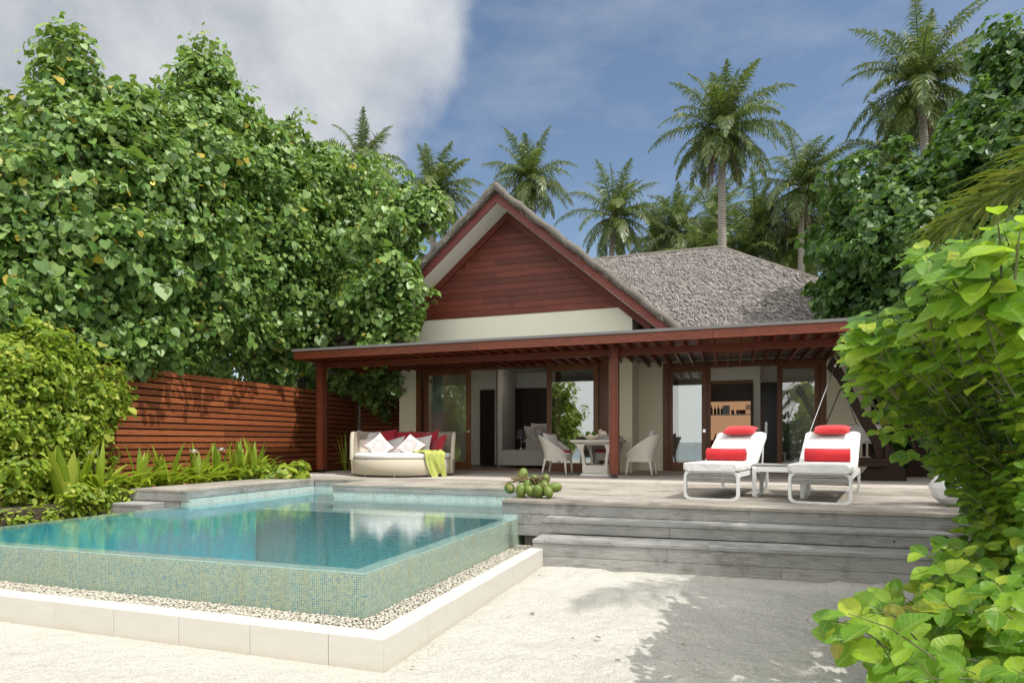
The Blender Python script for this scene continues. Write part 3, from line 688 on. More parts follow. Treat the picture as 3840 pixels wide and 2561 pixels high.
for px in (-8.86, -2.12, 4.6):
    b = MB(); w = .086; z1 = 3.084 if 0 else 3.13
    b.box(px-w, px+w, BV, BV+.165, .665, z1); b.box(px-w+.05, px+w-.05, BV-.006, BV-.0005, .67, z1-.003)
    o = obj('post', b, M['redwood'], perg, True, grain='z', bevel=.006)
    b = MB(); b.box(px-.05, px+.05, BV+.03, BV+.14, .597, .664); obj('post_foot', b, M['black'], o, True)
# ---- fence
FU, FT = -10.2, 2.68
def fence(name, label, along, p0, p1, fixed, z0, z1, n):
    t = thing(name, label, 'fence', ((FU, p0, 0) if along == 'y' else (p0, fixed, 0)))
    b = MB(); ph = (z1-z0)/n; L = p1-p0; seg = [p0+L*k/ max(1, round(L/2.4)) for k in range(max(1, round(L/2.4))+1)]
    for i in range(n):
        for a, c in zip(seg, seg[1:]):
            zz = z0+i*ph; y = RNG.uniform(-.002, .002)
            if along == 'y': b.box(fixed-.022+y, fixed+y, a+.001, c-.001, zz, zz+ph-.030)
            else: b.box(a+.001, c-.001, fixed+y, fixed+.022+y, zz, zz+ph-.030)
    obj('slat_panel', b, M['fence'], t, True, grain=along, bevel=.003)
    b = MB(); q = p0
    while q < p1:
        if along == 'y': b.box(fixed-.07, fixed-.026, q, q+.06, 0, z1-.03)
        else: b.box(q, q+.06, fixed+.026, fixed+.07, 0, z1-.03)
        q += .8
    obj('batten', b, M['darkwood'], t, True, grain='z')
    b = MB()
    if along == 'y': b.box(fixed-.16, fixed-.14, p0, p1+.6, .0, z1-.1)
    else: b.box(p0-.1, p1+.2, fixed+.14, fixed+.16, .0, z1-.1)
    obj('gap_dark_sheet', b, M['black'], t, True)  # added black sheet, keeps the gaps between slats dark as if shaded
    return t
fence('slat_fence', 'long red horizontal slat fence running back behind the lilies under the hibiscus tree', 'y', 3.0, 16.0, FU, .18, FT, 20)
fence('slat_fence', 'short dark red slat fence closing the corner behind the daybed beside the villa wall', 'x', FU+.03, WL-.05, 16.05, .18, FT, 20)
# ================================================================ FURNITURE
def rrect(w, h, r, n=5):   # rounded rectangle outline, centred in x, from 0..h in y
    pts = []
    for cx, cy, a0 in ((w/2-r, r, -90), (w/2-r, h-r, 0), (-w/2+r, h-r, 90), (-w/2+r, r, 180)):
        for k in range(n+1):
            a = math.radians(a0+90*k/n); pts.append((cx+r*math.cos(a), cy+r*math.sin(a)))
    return pts
def pillow_mb(w, h, t, n=14, pinch=.10, seed=0, sag=0.):
    b = MB(); rg = random.Random(seed); ph = [rg.uniform(0, 6) for _ in range(4)]
    def side(s):
        def fn(a, c):
            x, y = a*2-1, c*2-1
            px = x*w/2*(1-pinch*(1-y*y)*abs(x)); py = y*h/2*(1-pinch*(1-x*x)*abs(y))
            z = t/2*(max(0, 1-x**4)**.6)*(max(0, 1-y**4)**.6)*(1+.08*math.sin(3*x+ph[0])*math.sin(3*y+ph[1]))
            return (px, py, s*z+sag*(x*x+y*y))
        b.grid(fn, n, n, 1, 1)
    side(1); k = len(b.f); side(-1)
    for i in range(k, len(b.f)): b.f[i] = b.f[i][::-1]; b.uv[i] = b.uv[i][::-1]
    return b
def pillow(name, label, mat, loc, rot, w=.45, h=.45, t=.15, piping=None, group=None, seed=1, cat='cushion', sag=0.):
    o = obj(name, pillow_mb(w, h, t, seed=seed, sag=sag), mat, smooth=True, loc=loc, rot=rot); tag(o, label, cat, group)
    if piping:
        pts = []
        for a in range(0, 48):
            q = a/48*4; e = int(q); f = q-e; x, y = [(2*f-1, -1), (1, 2*f-1), (1-2*f, 1), (-1, 1-2*f)][e]
            pts.append((x*w/2*(1-.10*(1-y*y)*abs(x)), y*h/2*(1-.10*(1-x*x)*abs(y)), sag*(x*x+y*y)))
        b = MB(); b.tube(pts+[pts[0]], .006, 6); obj('piping', b, piping, o, smooth=True)
    return o
# ---- sun loungers
def lounger():
    t = thing('sun_lounger', 'left white sun lounger with bright red rolled towel, next to the coconuts', 'sun lounger', group='pair of sun loungers on the deck')
    W = .66; Hh = .355
    for y in (0, 2.02):
        b = MB(); o = rrect(W, Hh, .07); i = [(x*(1-.07/W), .022+(yy)*(1-.044/Hh)) for x, yy in o]
        b.ring([(x, y, z) for x, z in o], [(x, y, z) for x, z in i], (0, .05, 0)); obj('leg_frame', b, M['alu'], t, bevel=.003)
    b = MB()
    for s in (-1, 1): b.box(s*W/2-.02 if s > 0 else s*W/2, s*W/2 if s > 0 else s*W/2+.02, .051, 2.019, Hh-.07, Hh-.01)
    obj('side_rail', b, M['alu'], t, grain='y', bevel=.003)
    b = MB()
    for k in range(3): b.box(-W/2+.025, W/2-.025, .012, .034, .215+.043*k, .215+.043*k+.036)
    for k in range(22): b.box(-W/2+.022, W/2-.022, .06+.089*k, .06+.089*k+.07, Hh-.03, Hh-.012)
    obj('slats', b, M['decklip'], t, bevel=.002)
    def cush(L, w=.68, th=.1):
        b = MB(); o = rrect(w, th, .03, 4)
        b.grid(lambda a, c: ((lambda p, e: (p[0]*e+.0, c*L, p[1]*e+th/2*(1-e)))(o[int(round(a*len(o))) % len(o)], 1-.12*max(0, abs(2*c-1)-.94)/.06)), len(o), 22, 2, L)
        b.add([(x*.88, 0, z*.88+th*.06) for x, z in o], [tuple(range(len(o)))[::-1]]); b.add([(x*.88, L, z*.88+th*.06) for x, z in o], [tuple(range(len(o)))])
        return b
    obj('seat_pad', cush(1.12), M['cushion'], t, smooth=True, loc=(0, -.03, Hh-.005))
    obj('back_pad', cush(.93), M['cushion'], t, smooth=True, loc=(0, 1.07, Hh+.0), rot=(math.radians(26), 0, 0))
    b = MB(); b.tube([(-.3, 1.72, .3), (-.3, 1.8, .68)], .012, 6); b.tube([(.3, 1.72, .3), (.3, 1.8, .68)], .012, 6); obj('back_stay', b, M['alu'], t)
    return t
lg = lounger(); L1 = (-.21, 8.02, .6); L2 = (.97, 7.93, .6); a1 = math.radians(-12)
lg.location = L1; lg.rotation_euler = (0, 0, a1); WLOC[lg.name] = Vector(L1)
lg2 = dup(lg, L2, math.radians(-12), 'right white sun lounger, leaf shadows across its back, beside the swing seat')
for (L, q, lab) in ((L1, 0, 'left'), (L2, 1, 'right')):
    MT = Matrix.Translation(L) @ Matrix.Rotation(a1, 4, 'Z')
    pos = MT @ Vector((0, 1.07+.80*math.cos(math.radians(26))-.06, .355+.80*math.sin(math.radians(26))+.165))
    o = pillow('head_cushion', f'red headrest cushion lying at the top of the {lab} sun lounger', M['red'], pos, (math.radians(16), 0, a1), .47, .25, .11, group='red headrest cushions', seed=q+5)
    b = MB()
    pos = MT @ Vector((-.04 if not q else -.0, 1.02, .355+.175))
    if not q:
        n = 40; pts = [(math.cos(k*.45)*(.075-.0011*k)*1., math.sin(k*.45)*(.075-.0011*k)) for k in range(n)]
        b.grid(lambda a, c: ((a-.5)*.50, math.cos(2*PI*c)*.088*(1+.02*math.sin(9*a)), math.sin(2*PI*c)*.088*(1+.03*math.sin(5*a+2*PI*c))), 16, 24, .5, .5)
        for s in (-1, 1): b.add([(s*.248, y*.98, z*.98) for y, z in [(math.cos(2*PI*k/24)*.088, math.sin(2*PI*k/24)*.088) for k in range(24)]], [tuple(range(24))[::s]])
        for s in (-1, 1):
            sp = [(s*.252, math.cos(k*.5)*(.07-.0016*k), math.sin(k*.5)*(.07-.0016*k)) for k in range(42)]; b.tube(sp, .004, 5)
        o = obj('rolled_towel', b, M['towel'], smooth=True, loc=pos, rot=(0, 0, a1)); tag(o, 'bright red rolled towel with a spiral end on the left sun lounger', 'towel')
    else:
        b.grid(lambda a, c: ((a-.5)*.52, math.cos(2*PI*c)*.095*(1 if abs(a-.5) < .49 else .9), math.sin(2*PI*c)*.092*(1+.02*math.sin(7*a))), 16, 24, .5, .5)
        for s in (-1, 1): b.add([(s*.26, y, z) for y, z in [(math.cos(2*PI*k/24)*.0855, math.sin(2*PI*k/24)*.090) for k in range(24)]], [tuple(range(24))[::s]])
        o = obj('bolster', b, M['towel'], smooth=True, loc=pos, rot=(0, 0, a1)); tag(o, 'bright red bolster with sewn edges on the right sun lounger', 'bolster')
# ---- side table between loungers
t = thing('side_table', 'low white framed side table with a slatted timber top between the two sun loungers', 'table', (.47, 8.85, .6), a1)
for x in (-.14, .42):
    b = MB(); o = rrect(.56, .40, .03, 3); i = [(p*(1-.06/.56), .02+q*(1-.04/.40)) for p, q in o]
    b.ring([(x, p, z) for p, z in o], [(x, p, z) for p, z in i], (.05, 0, 0)); obj('leg_frame', b, M['alu'], t, bevel=.003)
b = MB(); b.box(-.09, .42, -.275, -.255, .33, .395); b.box(-.09, .42, .255, .275, .33, .395); obj('apron', b, M['alu'], t)
b = MB()
for k in range(6): b.box(-.14, .47, -.27+.091*k, -.27+.091*k+.084, .402, .42)
obj('tabletop', b, M['decklip'], t, bevel=.002)
# ---- daybed
dc = (-6.55, 12.0, .6); R = 1.04
t = thing('daybed', 'round cream wicker daybed with curved back, piled with red and white cushions', 'daybed', dc)
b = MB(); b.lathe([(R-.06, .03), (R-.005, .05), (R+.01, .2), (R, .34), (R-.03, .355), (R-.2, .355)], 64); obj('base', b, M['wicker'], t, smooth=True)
b = MB(); b.lathe([(0, .36), (R-.1, .36), (R-.035, .365), (R-.015, .40), (R-.02, .44), (R-.06, .468), (R-.3, .478), (0, .48)], 64); obj('seat_pad', b, M['cushion'], t, smooth=True)
A0, A1 = math.radians(8), math.radians(213)
def hb(a):
    e = min(a, 1-a)*(A1-A0)*R; return .33+.55*min(1, (e/.16))**.5 if e < .16 else .88
b = MB()
def panel(r):
    def fn(a, c):
        an = A0+(A1-A0)*a; h = hb(a); z = .05+(h-.05)*c; rr = r+.03*c; return (rr*math.cos(an), rr*math.sin(an), z)
    return fn
b.grid(panel(R+.035), 80, 8, 3.6, .85); b.grid(panel(R-.035), 80, 8, 3.6, .85)
for i in range(len(b.f)//2, len(b.f)): b.f[i] = b.f[i][::-1]; b.uv[i] = b.uv[i][::-1]
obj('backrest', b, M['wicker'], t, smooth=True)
b = MB(); b.tube([((R+.03)*math.cos(A0+(A1-A0)*a/80), (R+.03)*math.sin(A0+(A1-A0)*a/80), hb(a/80)) for a in range(81)], .043, 8); 
for an in (A0, A1): b.tube([(R*math.cos(an), R*math.sin(an), .05), ((R+.02)*math.cos(an), (R+.02)*math.sin(an), .40)], .038, 8)
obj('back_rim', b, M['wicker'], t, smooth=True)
for k in range(8):
    b = MB(); an = k*PI/4+.3; b.lathe([(0, 0), (.02, 0), (.02, .05)], 8, Matrix.Translation(((R-.12)*math.cos(an), (R-.12)*math.sin(an), 0))); obj('foot', b, M['alu'], t)
def Dp(x, y, v): return pv(1280+x*.20417, 1560+y*.20417, v)
hh = math.radians
pillow('cushion', 'pale grey cushion tucked against the left end of the daybed back', M['cushgrey'], Dp(490, 470, 12.25), (hh(72), hh(3), hh(30)), .5, .5, .16, seed=2)
pillow('cushion', 'beige cushion at the far left of the daybed, in front of the grey one', M['beige'], Dp(480, 570, 11.95), (hh(66), hh(-5), hh(22)), .44, .42, .15, seed=3)
pillow('cushion', 'large flat grey cushion half hidden behind the left ring-print cushion', M['cushgrey'], Dp(940, 575, 12.0), (hh(50), hh(-14), hh(-6)), .55, .5, .14, seed=4)
pillow('cushion', 'crimson cushion standing highest on the daybed, above the left ring-print cushion', M['darkred'], Dp(830, 420, 12.55), (hh(74), hh(-6), hh(10)), .48, .42, .16, seed=5)
pillow('cushion', 'crimson cushion in the middle of the daybed back, between two others', M['darkred'], Dp(1110, 430, 12.7), (hh(76), hh(2), hh(2)), .46, .40, .16, seed=6)
pillow('cushion', 'crimson cushion leaning on the back just right of the middle of the daybed', M['darkred'], Dp(1390, 440, 12.68), (hh(74), hh(4), hh(-6)), .46, .40, .16, seed=7)
pillow('cushion', 'crimson cushion with a raised pointed corner behind the right pale grey cushion', M['darkred'], Dp(1620, 460, 12.5), (hh(70), hh(-10), hh(-16)), .5, .44, .16, seed=8)
pillow('cushion', 'crimson cushion at the far right end of the daybed, above the green throw', M['darkred'], Dp(1770, 550, 12.25), (hh(58), hh(-20), hh(-30)), .5, .44, .17, seed=9)
pillow('cushion', 'pale grey cushion standing upright behind the right ring-print cushion', M['cushgrey'], Dp(1470, 545, 12.1), (hh(64), hh(-8), hh(-8)), .48, .46, .15, seed=10)
pillow('cushion', 'brightly sunlit white cushion with ring print, left one on the daybed', M['rings'], Dp(690, 560, 11.65), (hh(58), hh(45), hh(6)), .46, .46, .15, piping=M['darkred'], seed=11)
pillow('cushion', 'white cushion with ring print tilted near the middle of the daybed', M['rings'], Dp(1275, 560, 11.7), (hh(56), hh(32), hh(-4)), .45, .45, .15, piping=M['darkred'], seed=12)
# throw draped over the right edge
def throw():
    b = MB(); an0 = math.radians(-18)
    def fn(a, c):
        s = c*1.05; w = (a-.5)*(.34+.25*(1-c)); an = an0+w*1.0-.22*(1-c)+.05*math.sin(c*7); fold = .022*math.sin(a*26+3*c)+.018*math.sin(a*11-5*c)
        top = .52
        if s < top: r = R-.02-(top-s); z = .49+abs(fold)*1.2+.01*math.sin(s*20+a*5)
        else:
            q = s-top; r = R+.02+.012+fold*.9; z = .485-q*(1+.25*math.sin(a*9+1))
        return (r*math.cos(an), r*math.sin(an), z)
    b.grid(fn, 50, 46, .6, 1.0); return b
o = obj('throw_blanket', throw(), M['throw'], smooth=True, solid=.006, loc=dc); tag(o, 'lime green knitted throw hanging over the right edge of the wicker daybed', 'throw')
# ---- tub chairs and table
def tub():
    t = thing('wicker_chair', 'white wicker tub chair facing right, left of the table, with red seat pad', 'chair', group='white wicker tub chairs round the terrace table')
    def rim(a): # a: angle, 0 = back
        k = (1+math.cos(a))/2; return .455+.375*(min(1, max(0, k-.14)/.72)**.8)
    def shell(off):
        def fn(u, c):
            a = 2*PI*u-PI; z = .30+(rim(a)-.30)*c; bk = (1+math.cos(a))/2
            rr = .255+.05*c*c+.03*bk*c; x = (rr+off)*math.sin(a)*1.08; y = (rr+off)*math.cos(a)
            p = 2.6; q = (abs(math.sin(a))**p+abs(math.cos(a))**p)**(-1/p)
            return (x*q, y*q+.10*bk*max(0, c-.3), z)
        return fn
    b = MB(); b.grid(shell(.012), 64, 12, 2., .6); b.grid(shell(-.012), 64, 12, 2., .6)
    for i in range(len(b.f)//2, len(b.f)): b.f[i] = b.f[i][::-1]; b.uv[i] = b.uv[i][::-1]
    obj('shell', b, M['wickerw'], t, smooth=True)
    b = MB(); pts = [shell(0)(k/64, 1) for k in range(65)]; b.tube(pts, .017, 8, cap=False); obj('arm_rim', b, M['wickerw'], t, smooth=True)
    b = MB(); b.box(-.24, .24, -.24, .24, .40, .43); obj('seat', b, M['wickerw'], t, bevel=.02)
    b = MB(); o = [(1.0*x, y-.25) for x, y in rrect(.5, .5, .1)]; n = len(o)
    b.grid(lambda a, c: ((lambda p, e: (p[0]*e, p[1]*e-.01,   .435+.095*c))(o[int(round(a*n)) % n], .96+.04*math.sin(PI*c))), n, 5, 2, .07)
    b.add([(x*.96, y*.96-.01, .53) for x, y in o], [tuple(range(n))]); obj('seat_pad', b, M['darkred'], t, smooth=False)
    for sx, sy in ((-1, -1), (1, -1), (1, 1), (-1, 1)):
        b = MB(); b.tube([(sx*.215, sy*.205, .36), (sx*.225, sy*.225, .28), (sx*.245, sy*.25-.0+.02*(sy > 0), .05)], [.032, .026, .017], 8); l = obj('leg', b, M['wickerw'], t, smooth=True)
        b = MB(); b.tube([(sx*.245, sy*.25+.02*(sy > 0), .052), (sx*.249, sy*.256+.022*(sy > 0), 0)], [.014, .010], 8); obj('foot', b, M['steel'], l)
    return t
ch = tub(); ch.location = (-3.47, 13.15, .6); ch.rotation_euler = (0, 0, hh(90-2)); WLOC[ch.name] = Vector(ch.location)
# chair local: back at +y ; facing -y.  rz=90: back points to -x (faces +x)
dup(ch, (-1.72, 13.2, .6), hh(-90-4), 'white wicker tub chair facing left, on the right side of the red post')
dup(ch, (-2.58, 14.1, .6), hh(4), 'white wicker tub chair behind the table, seen through its openings')
def KP(x, y, v): return pv(1900+x*.2807, 1560+y*.2807, v)
pillow('cushion', 'white cushion standing in the tub chair left of the table', M['cushgrey'], KP(590, 350, 13.12), (hh(76), hh(4), hh(62)), .42, .40, .13, seed=21, group='white cushions in the tub chairs')
pillow('cushion', 'white cushion in the tub chair right of the red post', M['cushgrey'], KP(1905, 320, 13.3), (hh(76), hh(-10), hh(-68)), .38, .40, .13, seed=22, group='white cushions in the tub chairs')
pillow('cushion', 'white cushion in the tub chair behind the table', M['cushgrey'], (-2.58, 14.2, 1.27), (hh(78), 0, hh(2)), .44, .42, .14, seed=23, group='white cushions in the tub chairs')
t = thing('terrace_table', 'white wicker terrace table with a flared open base and a shell bowl on top', 'table', (-2.62, 13.35, .6))
b = MB(); b.box(-.29, .29, -.5, .5, 0, .045); obj('base_plate', b, M['alu'], t, bevel=.004)
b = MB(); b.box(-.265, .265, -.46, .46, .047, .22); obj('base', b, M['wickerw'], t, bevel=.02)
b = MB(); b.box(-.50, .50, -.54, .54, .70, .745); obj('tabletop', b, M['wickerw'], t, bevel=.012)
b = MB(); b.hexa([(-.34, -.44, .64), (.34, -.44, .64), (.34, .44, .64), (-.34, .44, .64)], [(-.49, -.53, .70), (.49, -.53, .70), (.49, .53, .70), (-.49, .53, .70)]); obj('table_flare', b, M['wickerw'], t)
for sx in (-1, 1):
    for sy in (-1, 1):
        b = MB(); n = 12
        prof = []
        for k in range(n+1):
            c = k/n; z = .2+.46*c; e = max(0, (c-.55)/.45)**2; w = .055+.16*e+.05*max(0, (.12-c)/.12); o_ = .262+.0*c+.09*max(0, (c-.2)/.8)**1.6+.06*e; prof.append((z, o_, w))
        vs = []; fs = []
        for z, o_, w in prof:
            X0, X1 = sx*(o_-w), sx*o_; Y1 = sy*(.455+(o_-.262)*.35); Y0 = Y1-sy*.07
            vs += [(X0, Y0, z), (X1, Y0, z), (X1, Y1, z), (X0, Y1, z)]
        for k in range(n):
            for j in range(4):
                q = (k*4+j, k*4+(j+1) % 4, (k+1)*4+(j+1) % 4, (k+1)*4+j); fs.append(q if sx*sy > 0 else q[::-1])
        b.add(vs, fs); obj('leg', b, M['wickerw'], t)
# shell bowl and moss balls
sb = KP(1135, 275, 13.05); sb.z = 1.346
b = MB()
def shl(a, c):
    an = 2*PI*a; r = .03+.15*c; w = .018*math.sin(an*7)*c; return ((r+w)*math.cos(an)*1.15, (r+w)*math.sin(an)*.75, .10*c**1.6+.02*math.sin(an*7)*c*c)
b.grid(shl, 84, 8, 1, 1); o = obj('shell_bowl', b, M['shell'], smooth=True, solid=.008, loc=sb); tag(o, 'cream clam shell bowl with fluted edges on the wicker terrace table', 'shell bowl')
for k, (dx, lab) in enumerate(((-.075, 'left green moss ball sitting in the clam shell bowl'), (.05, 'right green moss ball sitting in the clam shell bowl'))):
    b = MB(); b.sphere((0, 0, 0), .058, 20); o = obj('moss_ball', b, M['moss'], smooth=True, loc=sb+Vector((dx, 0, .12))); tag(o, lab, 'moss ball', 'moss balls in the shell bowl')
b = MB(); b.grid(lambda a, c: ((.02+.075*c)*math.cos(2*PI*a)*1.1, (.02+.06*c)*math.sin(2*PI*a), .11*c+.012*math.sin(2*PI*a*6)*c), 40, 6); o = obj('sea_shell', b, M['shell'], smooth=True, solid=.006, loc=sb+Vector((.19, .02, .07)), rot=(.3, .5, 0)); tag(o, 'pale conch shell leaning at the right end of the shell bowl', 'shell')
# ---- coconuts
cc = Vector((-2.42, 7.72, .6))
t = thing('coconut_bunch', 'bunch of green coconuts with dry stalks lying on the deck by the pool corner', 'coconuts', cc)
cpos = [(290, 185), (400, 225), (465, 165), (490, 235), (570, 230), (632, 165), (668, 235), (735, 175), (420, 55), (545, 110), (640, 105), (610, 190)]
for k, (x, y) in enumerate(cpos):
    v = 7.62 if y > 200 else (7.72 if y > 150 else 7.85); p = pv(1800+x*.3828, 1760+y*.3828, v) - cc; p.z = max(p.z, .085)
    b = MB(); b.sphere((0, 0, 0), .085*random.uniform(.85, 1.0), 18, sq=(.82, .82, 1.18))
    obj('coconut', b, M['coco'], t, smooth=True, loc=p, rot=(random.uniform(-.6, .6), random.uniform(-.7, .7)+(1.2 if k in (0, 7) else 0), random.uniform(0, 6)))
b = MB(); ctr = Vector((-.02, .05, .20))
for k in range(34):
    left = k < 20; e = Vector((random.uniform(-.42, -.12) if left else random.uniform(.0, .3), random.uniform(-.15, .1), random.uniform(.12, .34) if left else random.uniform(.1, .3)))
    m = (ctr+e)/2+Vector((random.uniform(-.04, .04), random.uniform(-.05, .05), random.uniform(.0, .06))); b.tube([ctr+Vector((random.uniform(-.08, .08), 0, random.uniform(-.03, .03))), m, e], [.009, .006, .0025], 5)
b.tube([(-.25, .03, .24), (0, .04, .20), (.2, .0, .27)], [.016, .02, .014], 7)
obj('stalk', b, M['stalk'], t, smooth=True)
# ---- pot
pp = pz(3553, 1897, .6)
t = thing('planter_pot', 'white faceted planter pot at the deck edge, half hidden by the leafy bush', 'pot', (pp.x+.12, pp.y+.1, .6))
V_, F_ = None, None
import bmesh
bm = bmesh.new(); bmesh.ops.create_icosphere(bm, subdivisions=2, radius=.27)
for v in bm.verts: v.co.z = v.co.z*.85+.2
bmesh.ops.bisect_plane(bm, geom=bm.verts[:]+bm.edges[:]+bm.faces[:], plane_co=(0, 0, .0), plane_no=(0, 0, -1), clear_outer=True)
bmesh.ops.bisect_plane(bm, geom=bm.verts[:]+bm.edges[:]+bm.faces[:], plane_co=(0, 0, .36), plane_no=(0, 0, 1), clear_outer=True)
me = bpy.data.meshes.new('pot'); bm.to_mesh(me); bm.free(); link('pot_body', me, M['potm'], t)
b = MB(); b.lathe([(.0, .33), (.2, .33)], 20); obj('pot_soil', b, M['soil'], t)
# ---- swing seat
def IP(x, y, v): return pv(2900+x*.4464, 1180+y*.4464, v)
sw0 = Vector((2.3, 13.0, .6))
t = thing('garden_swing', 'dark timber swing seat hung on steel rods from two leaning curved legs', 'swing', sw0)
def curved_leg(v, dx=0):
    b = MB()
    A = [IP(500+dx, 348, v), IP(560+dx, 420, v), IP(650+dx, 590, v), IP(760+dx, 790, v), IP(880+dx, 960, v), IP(1010+dx, 1120, v), IP(1090+dx, 1240, v), IP(1125+dx, 1392, v)]
    B = [IP(452+dx, 445, v), IP(540+dx, 545, v), IP(620+dx, 690, v), IP(720+dx, 880, v), IP(835+dx, 1080, v), IP(860+dx, 1200, v), IP(790+dx, 1290, v), IP(690+dx, 1392, v)]
    vs = []
    for p, q in zip(A, B): vs += [p, q, q+Vector((0, .09, 0)), p+Vector((0, .09, 0))]
    fs = [(i*4+j, i*4+(j+1) % 4, (i+1)*4+(j+1) % 4, (i+1)*4+j) for i in range(7) for j in range(4)]+[(0, 1, 2, 3), (31, 30, 29, 28)]
    b.add(vs, fs); b.add([p+Vector((0, -.0, 0)) for p in ()], [])
    return b
h1, h2 = IP(515, 432, 13.0), IP(700, 300, 14.6)
obj('leg', curved_leg(13.0), M['swing'], t, True, grain='z', bevel=.006); obj('leg', curved_leg(14.7, 330), M['swing'], t, True, grain='z', bevel=.006)
b = MB(); b.tube([h1+Vector((0, -.06, 0)), h2], .022, 8); obj('crossbar', b, M['steel'], t, True)
for a, e in ((h1, IP(255, 1120, 12.7)), (h1, IP(705, 930, 13.6)), (h2, IP(420, 970, 13.3)), (h2, IP(945, 1062, 14.2))):
    b = MB(); b.tube([a, e], .010, 6); obj('rod', b, M['steel'], t, True)
b = MB(); sp = lambda x, y, v: IP(x, y, v)
s0, s1 = IP(440, 950, 13.7), IP(890, 945, 13.7); zt = s0.z
b.box(s0.x, s1.x, 13.68, 13.74, zt-.1, zt); 
for k in range(9): 
    x = s0.x+.05+(s1.x-s0.x-.1)*k/8; b.box(x-.03, x+.03, 13.69, 13.72, 1.02, zt-.101)
b.box(s0.x-.3, s1.x, 12.9, 13.74, .94, 1.0); b.box(s0.x-.3, s1.x, 12.9, 12.96, .86, .939)
for x in (s0.x-.05, s1.x-.06): b.box(x, x+.06, 12.92, 13.67, 1.26, 1.31); b.box(x, x+.06, 12.92, 12.98, 1.001, 1.259)
obj('bench', b, M['swing'], t, True, bevel=.006)
for k in range(3):
    p = IP(730+45*k, 925, 13.55); pillow('swing_cushion', ['striped grey cushion at the left on the timber swing seat', 'striped grey cushion in the middle of the timber swing seat', 'striped grey cushion at the right on the timber swing seat'][k], M['cushgrey'], p+Vector((0, 0, -.17)), (hh(74), 0, hh(-12+12*k)), .4, .4, .13, seed=30+k, group='grey cushions on the swing seat')
# ---- inside: bedroom
def FP(x, y, v): return pv(1280+x*.5104, 1240+y*.5104, v)
b0 = FP(1152, 960, 16.2)
t = thing('bed_bench', 'grey upholstered bench with raised rear block at the foot of the bed', 'bench', (b0.x+1, 16.2, .6))
b = MB(); b.box(b0.x, b0.x+2.6, 16.2, 16.9, .66, 1.08); obj('seat', b, M['greycloth'], t, True, bevel=.03)
b = MB(); b.box(b0.x+.55, b0.x+2.9, 16.92, 17.2, .66, 1.40); obj('backrest', b, M['greycloth'], t, True, bevel=.03)
t = thing('bed', 'low bed with white sheets behind the grey bench in the bedroom', 'bed', (b0.x+1.8, 18, .6))
b = MB(); b.box(b0.x+.3, b0.x+2.6, 17.25, 19.1, .66, .86); obj('bed_base', b, M['darkwood'], t, True)
b = MB(); b.box(b0.x+.3, b0.x+2.6, 17.25, 19.1, .87, 1.12); obj('mattress', b, M['cushion'], t, True, bevel=.05)
pillow('bed_pillow', 'white cushion with ring print standing on the bed inside the villa', M['rings'], FP(1460, 745, 17.6), (hh(80), 0, 0), .6, .55, .18, piping=M['darkred'], seed=41)
pillow('bed_pillow', 'plain white pillow beside the ring-print cushion on the bed', M['cushion'], FP(1410, 760, 17.8), (hh(80), 0, 0), .6, .5, .18, seed=42)
t = thing('wardrobe', 'wide dark slatted wardrobe wall at the back of the bedroom', 'wardrobe', (-5.2, 19.1, .6))
b = MB(); w0, w1 = FP(1150, 900, 19.1).x, -2.4; b.box(w0, w1, 19.12, 19.28, .6, 3.0); obj('carcass', b, M['black'], t, True)
b = MB(); x = w0
while x < w1: b.box(x, x+.045, 19.08, 19.118, .62, 2.98); x += .075
obj('slats', b, M['darkwood'], t, True, grain='z')
t = thing('slatted_screen', 'narrow dark slatted screen on the left bedroom wall', 'screen', (-7.2, 18.1, .6))
b = MB(); w0, w1 = FP(1020, 900, 18.12).x, FP(1120, 900, 18.12).x; x = w0
b.box(w0, w1, 18.14, 18.19, .6, 2.9)
while x < w1: b.box(x, x+.04, 18.10, 18.138, .62, 2.88); x += .07
obj('slats', b, M['darkwood'], t, True, grain='z')
lp = FP(1322, 700, 17.2)
t = thing('bedside_lamp', 'dark metal bedside lamp with a bell shade beside the bed', 'lamp', (lp.x, 17.2, 1.1))
b = MB(); b.lathe([(.07, .0), (.07, .02), (.015, .04), (.015, .3)], 16, Matrix.Translation((0, 0, .0))); obj('lamp_stem', b, M['steel'], t, smooth=True)
b = MB(); b.lathe([(.16, .28), (.13, .36), (.10, .50), (.07, .56)], 20); obj('lamp_shade', b, M['lampshade'], t, smooth=True, solid=.01)
t = thing('nightstand', 'dark nightstand under the bedside lamp', 'nightstand', (lp.x, 17.2, .6)); b = MB(); b.box(-.22, .22, .0, .4, .05, .5); obj('cabinet', b, M['darkwood'], t)
b = MB(); dlp = FP(1300, 348, 17.5); b.lathe([(.06, 0), (.06, -.006), (0, -.006)], 16)
for (x, y, lab) in ((dlp.x, 17.5, 'small round lit ceiling downlight above the bed in the bedroom'), (-6.9, 16.4, 'small round lit ceiling downlight near the curtain in the bedroom'), (-.2, 17.3, 'small round lit ceiling downlight in front of the bar niche'), (1.9, 17.6, 'small round lit ceiling downlight near the black cupboard')):
    o = obj('downlight', b, M['bulb'], loc=(x, y, 3.498)); tag(o, lab, 'downlight', 'lit ceiling downlights')
t = thing('curtain', 'sheer white curtain gathered behind the left glass door of the bedroom', 'curtain', (-7.3, 15.2, .6))
b = MB(); b.grid(lambda a, c: (-7.45+.32*a, 15.2+.04*math.sin(a*30), .62+2.6*c), 40, 2, .3, 2.6); obj('curtain_cloth', b, M['curtain'], t, True, smooth=True)
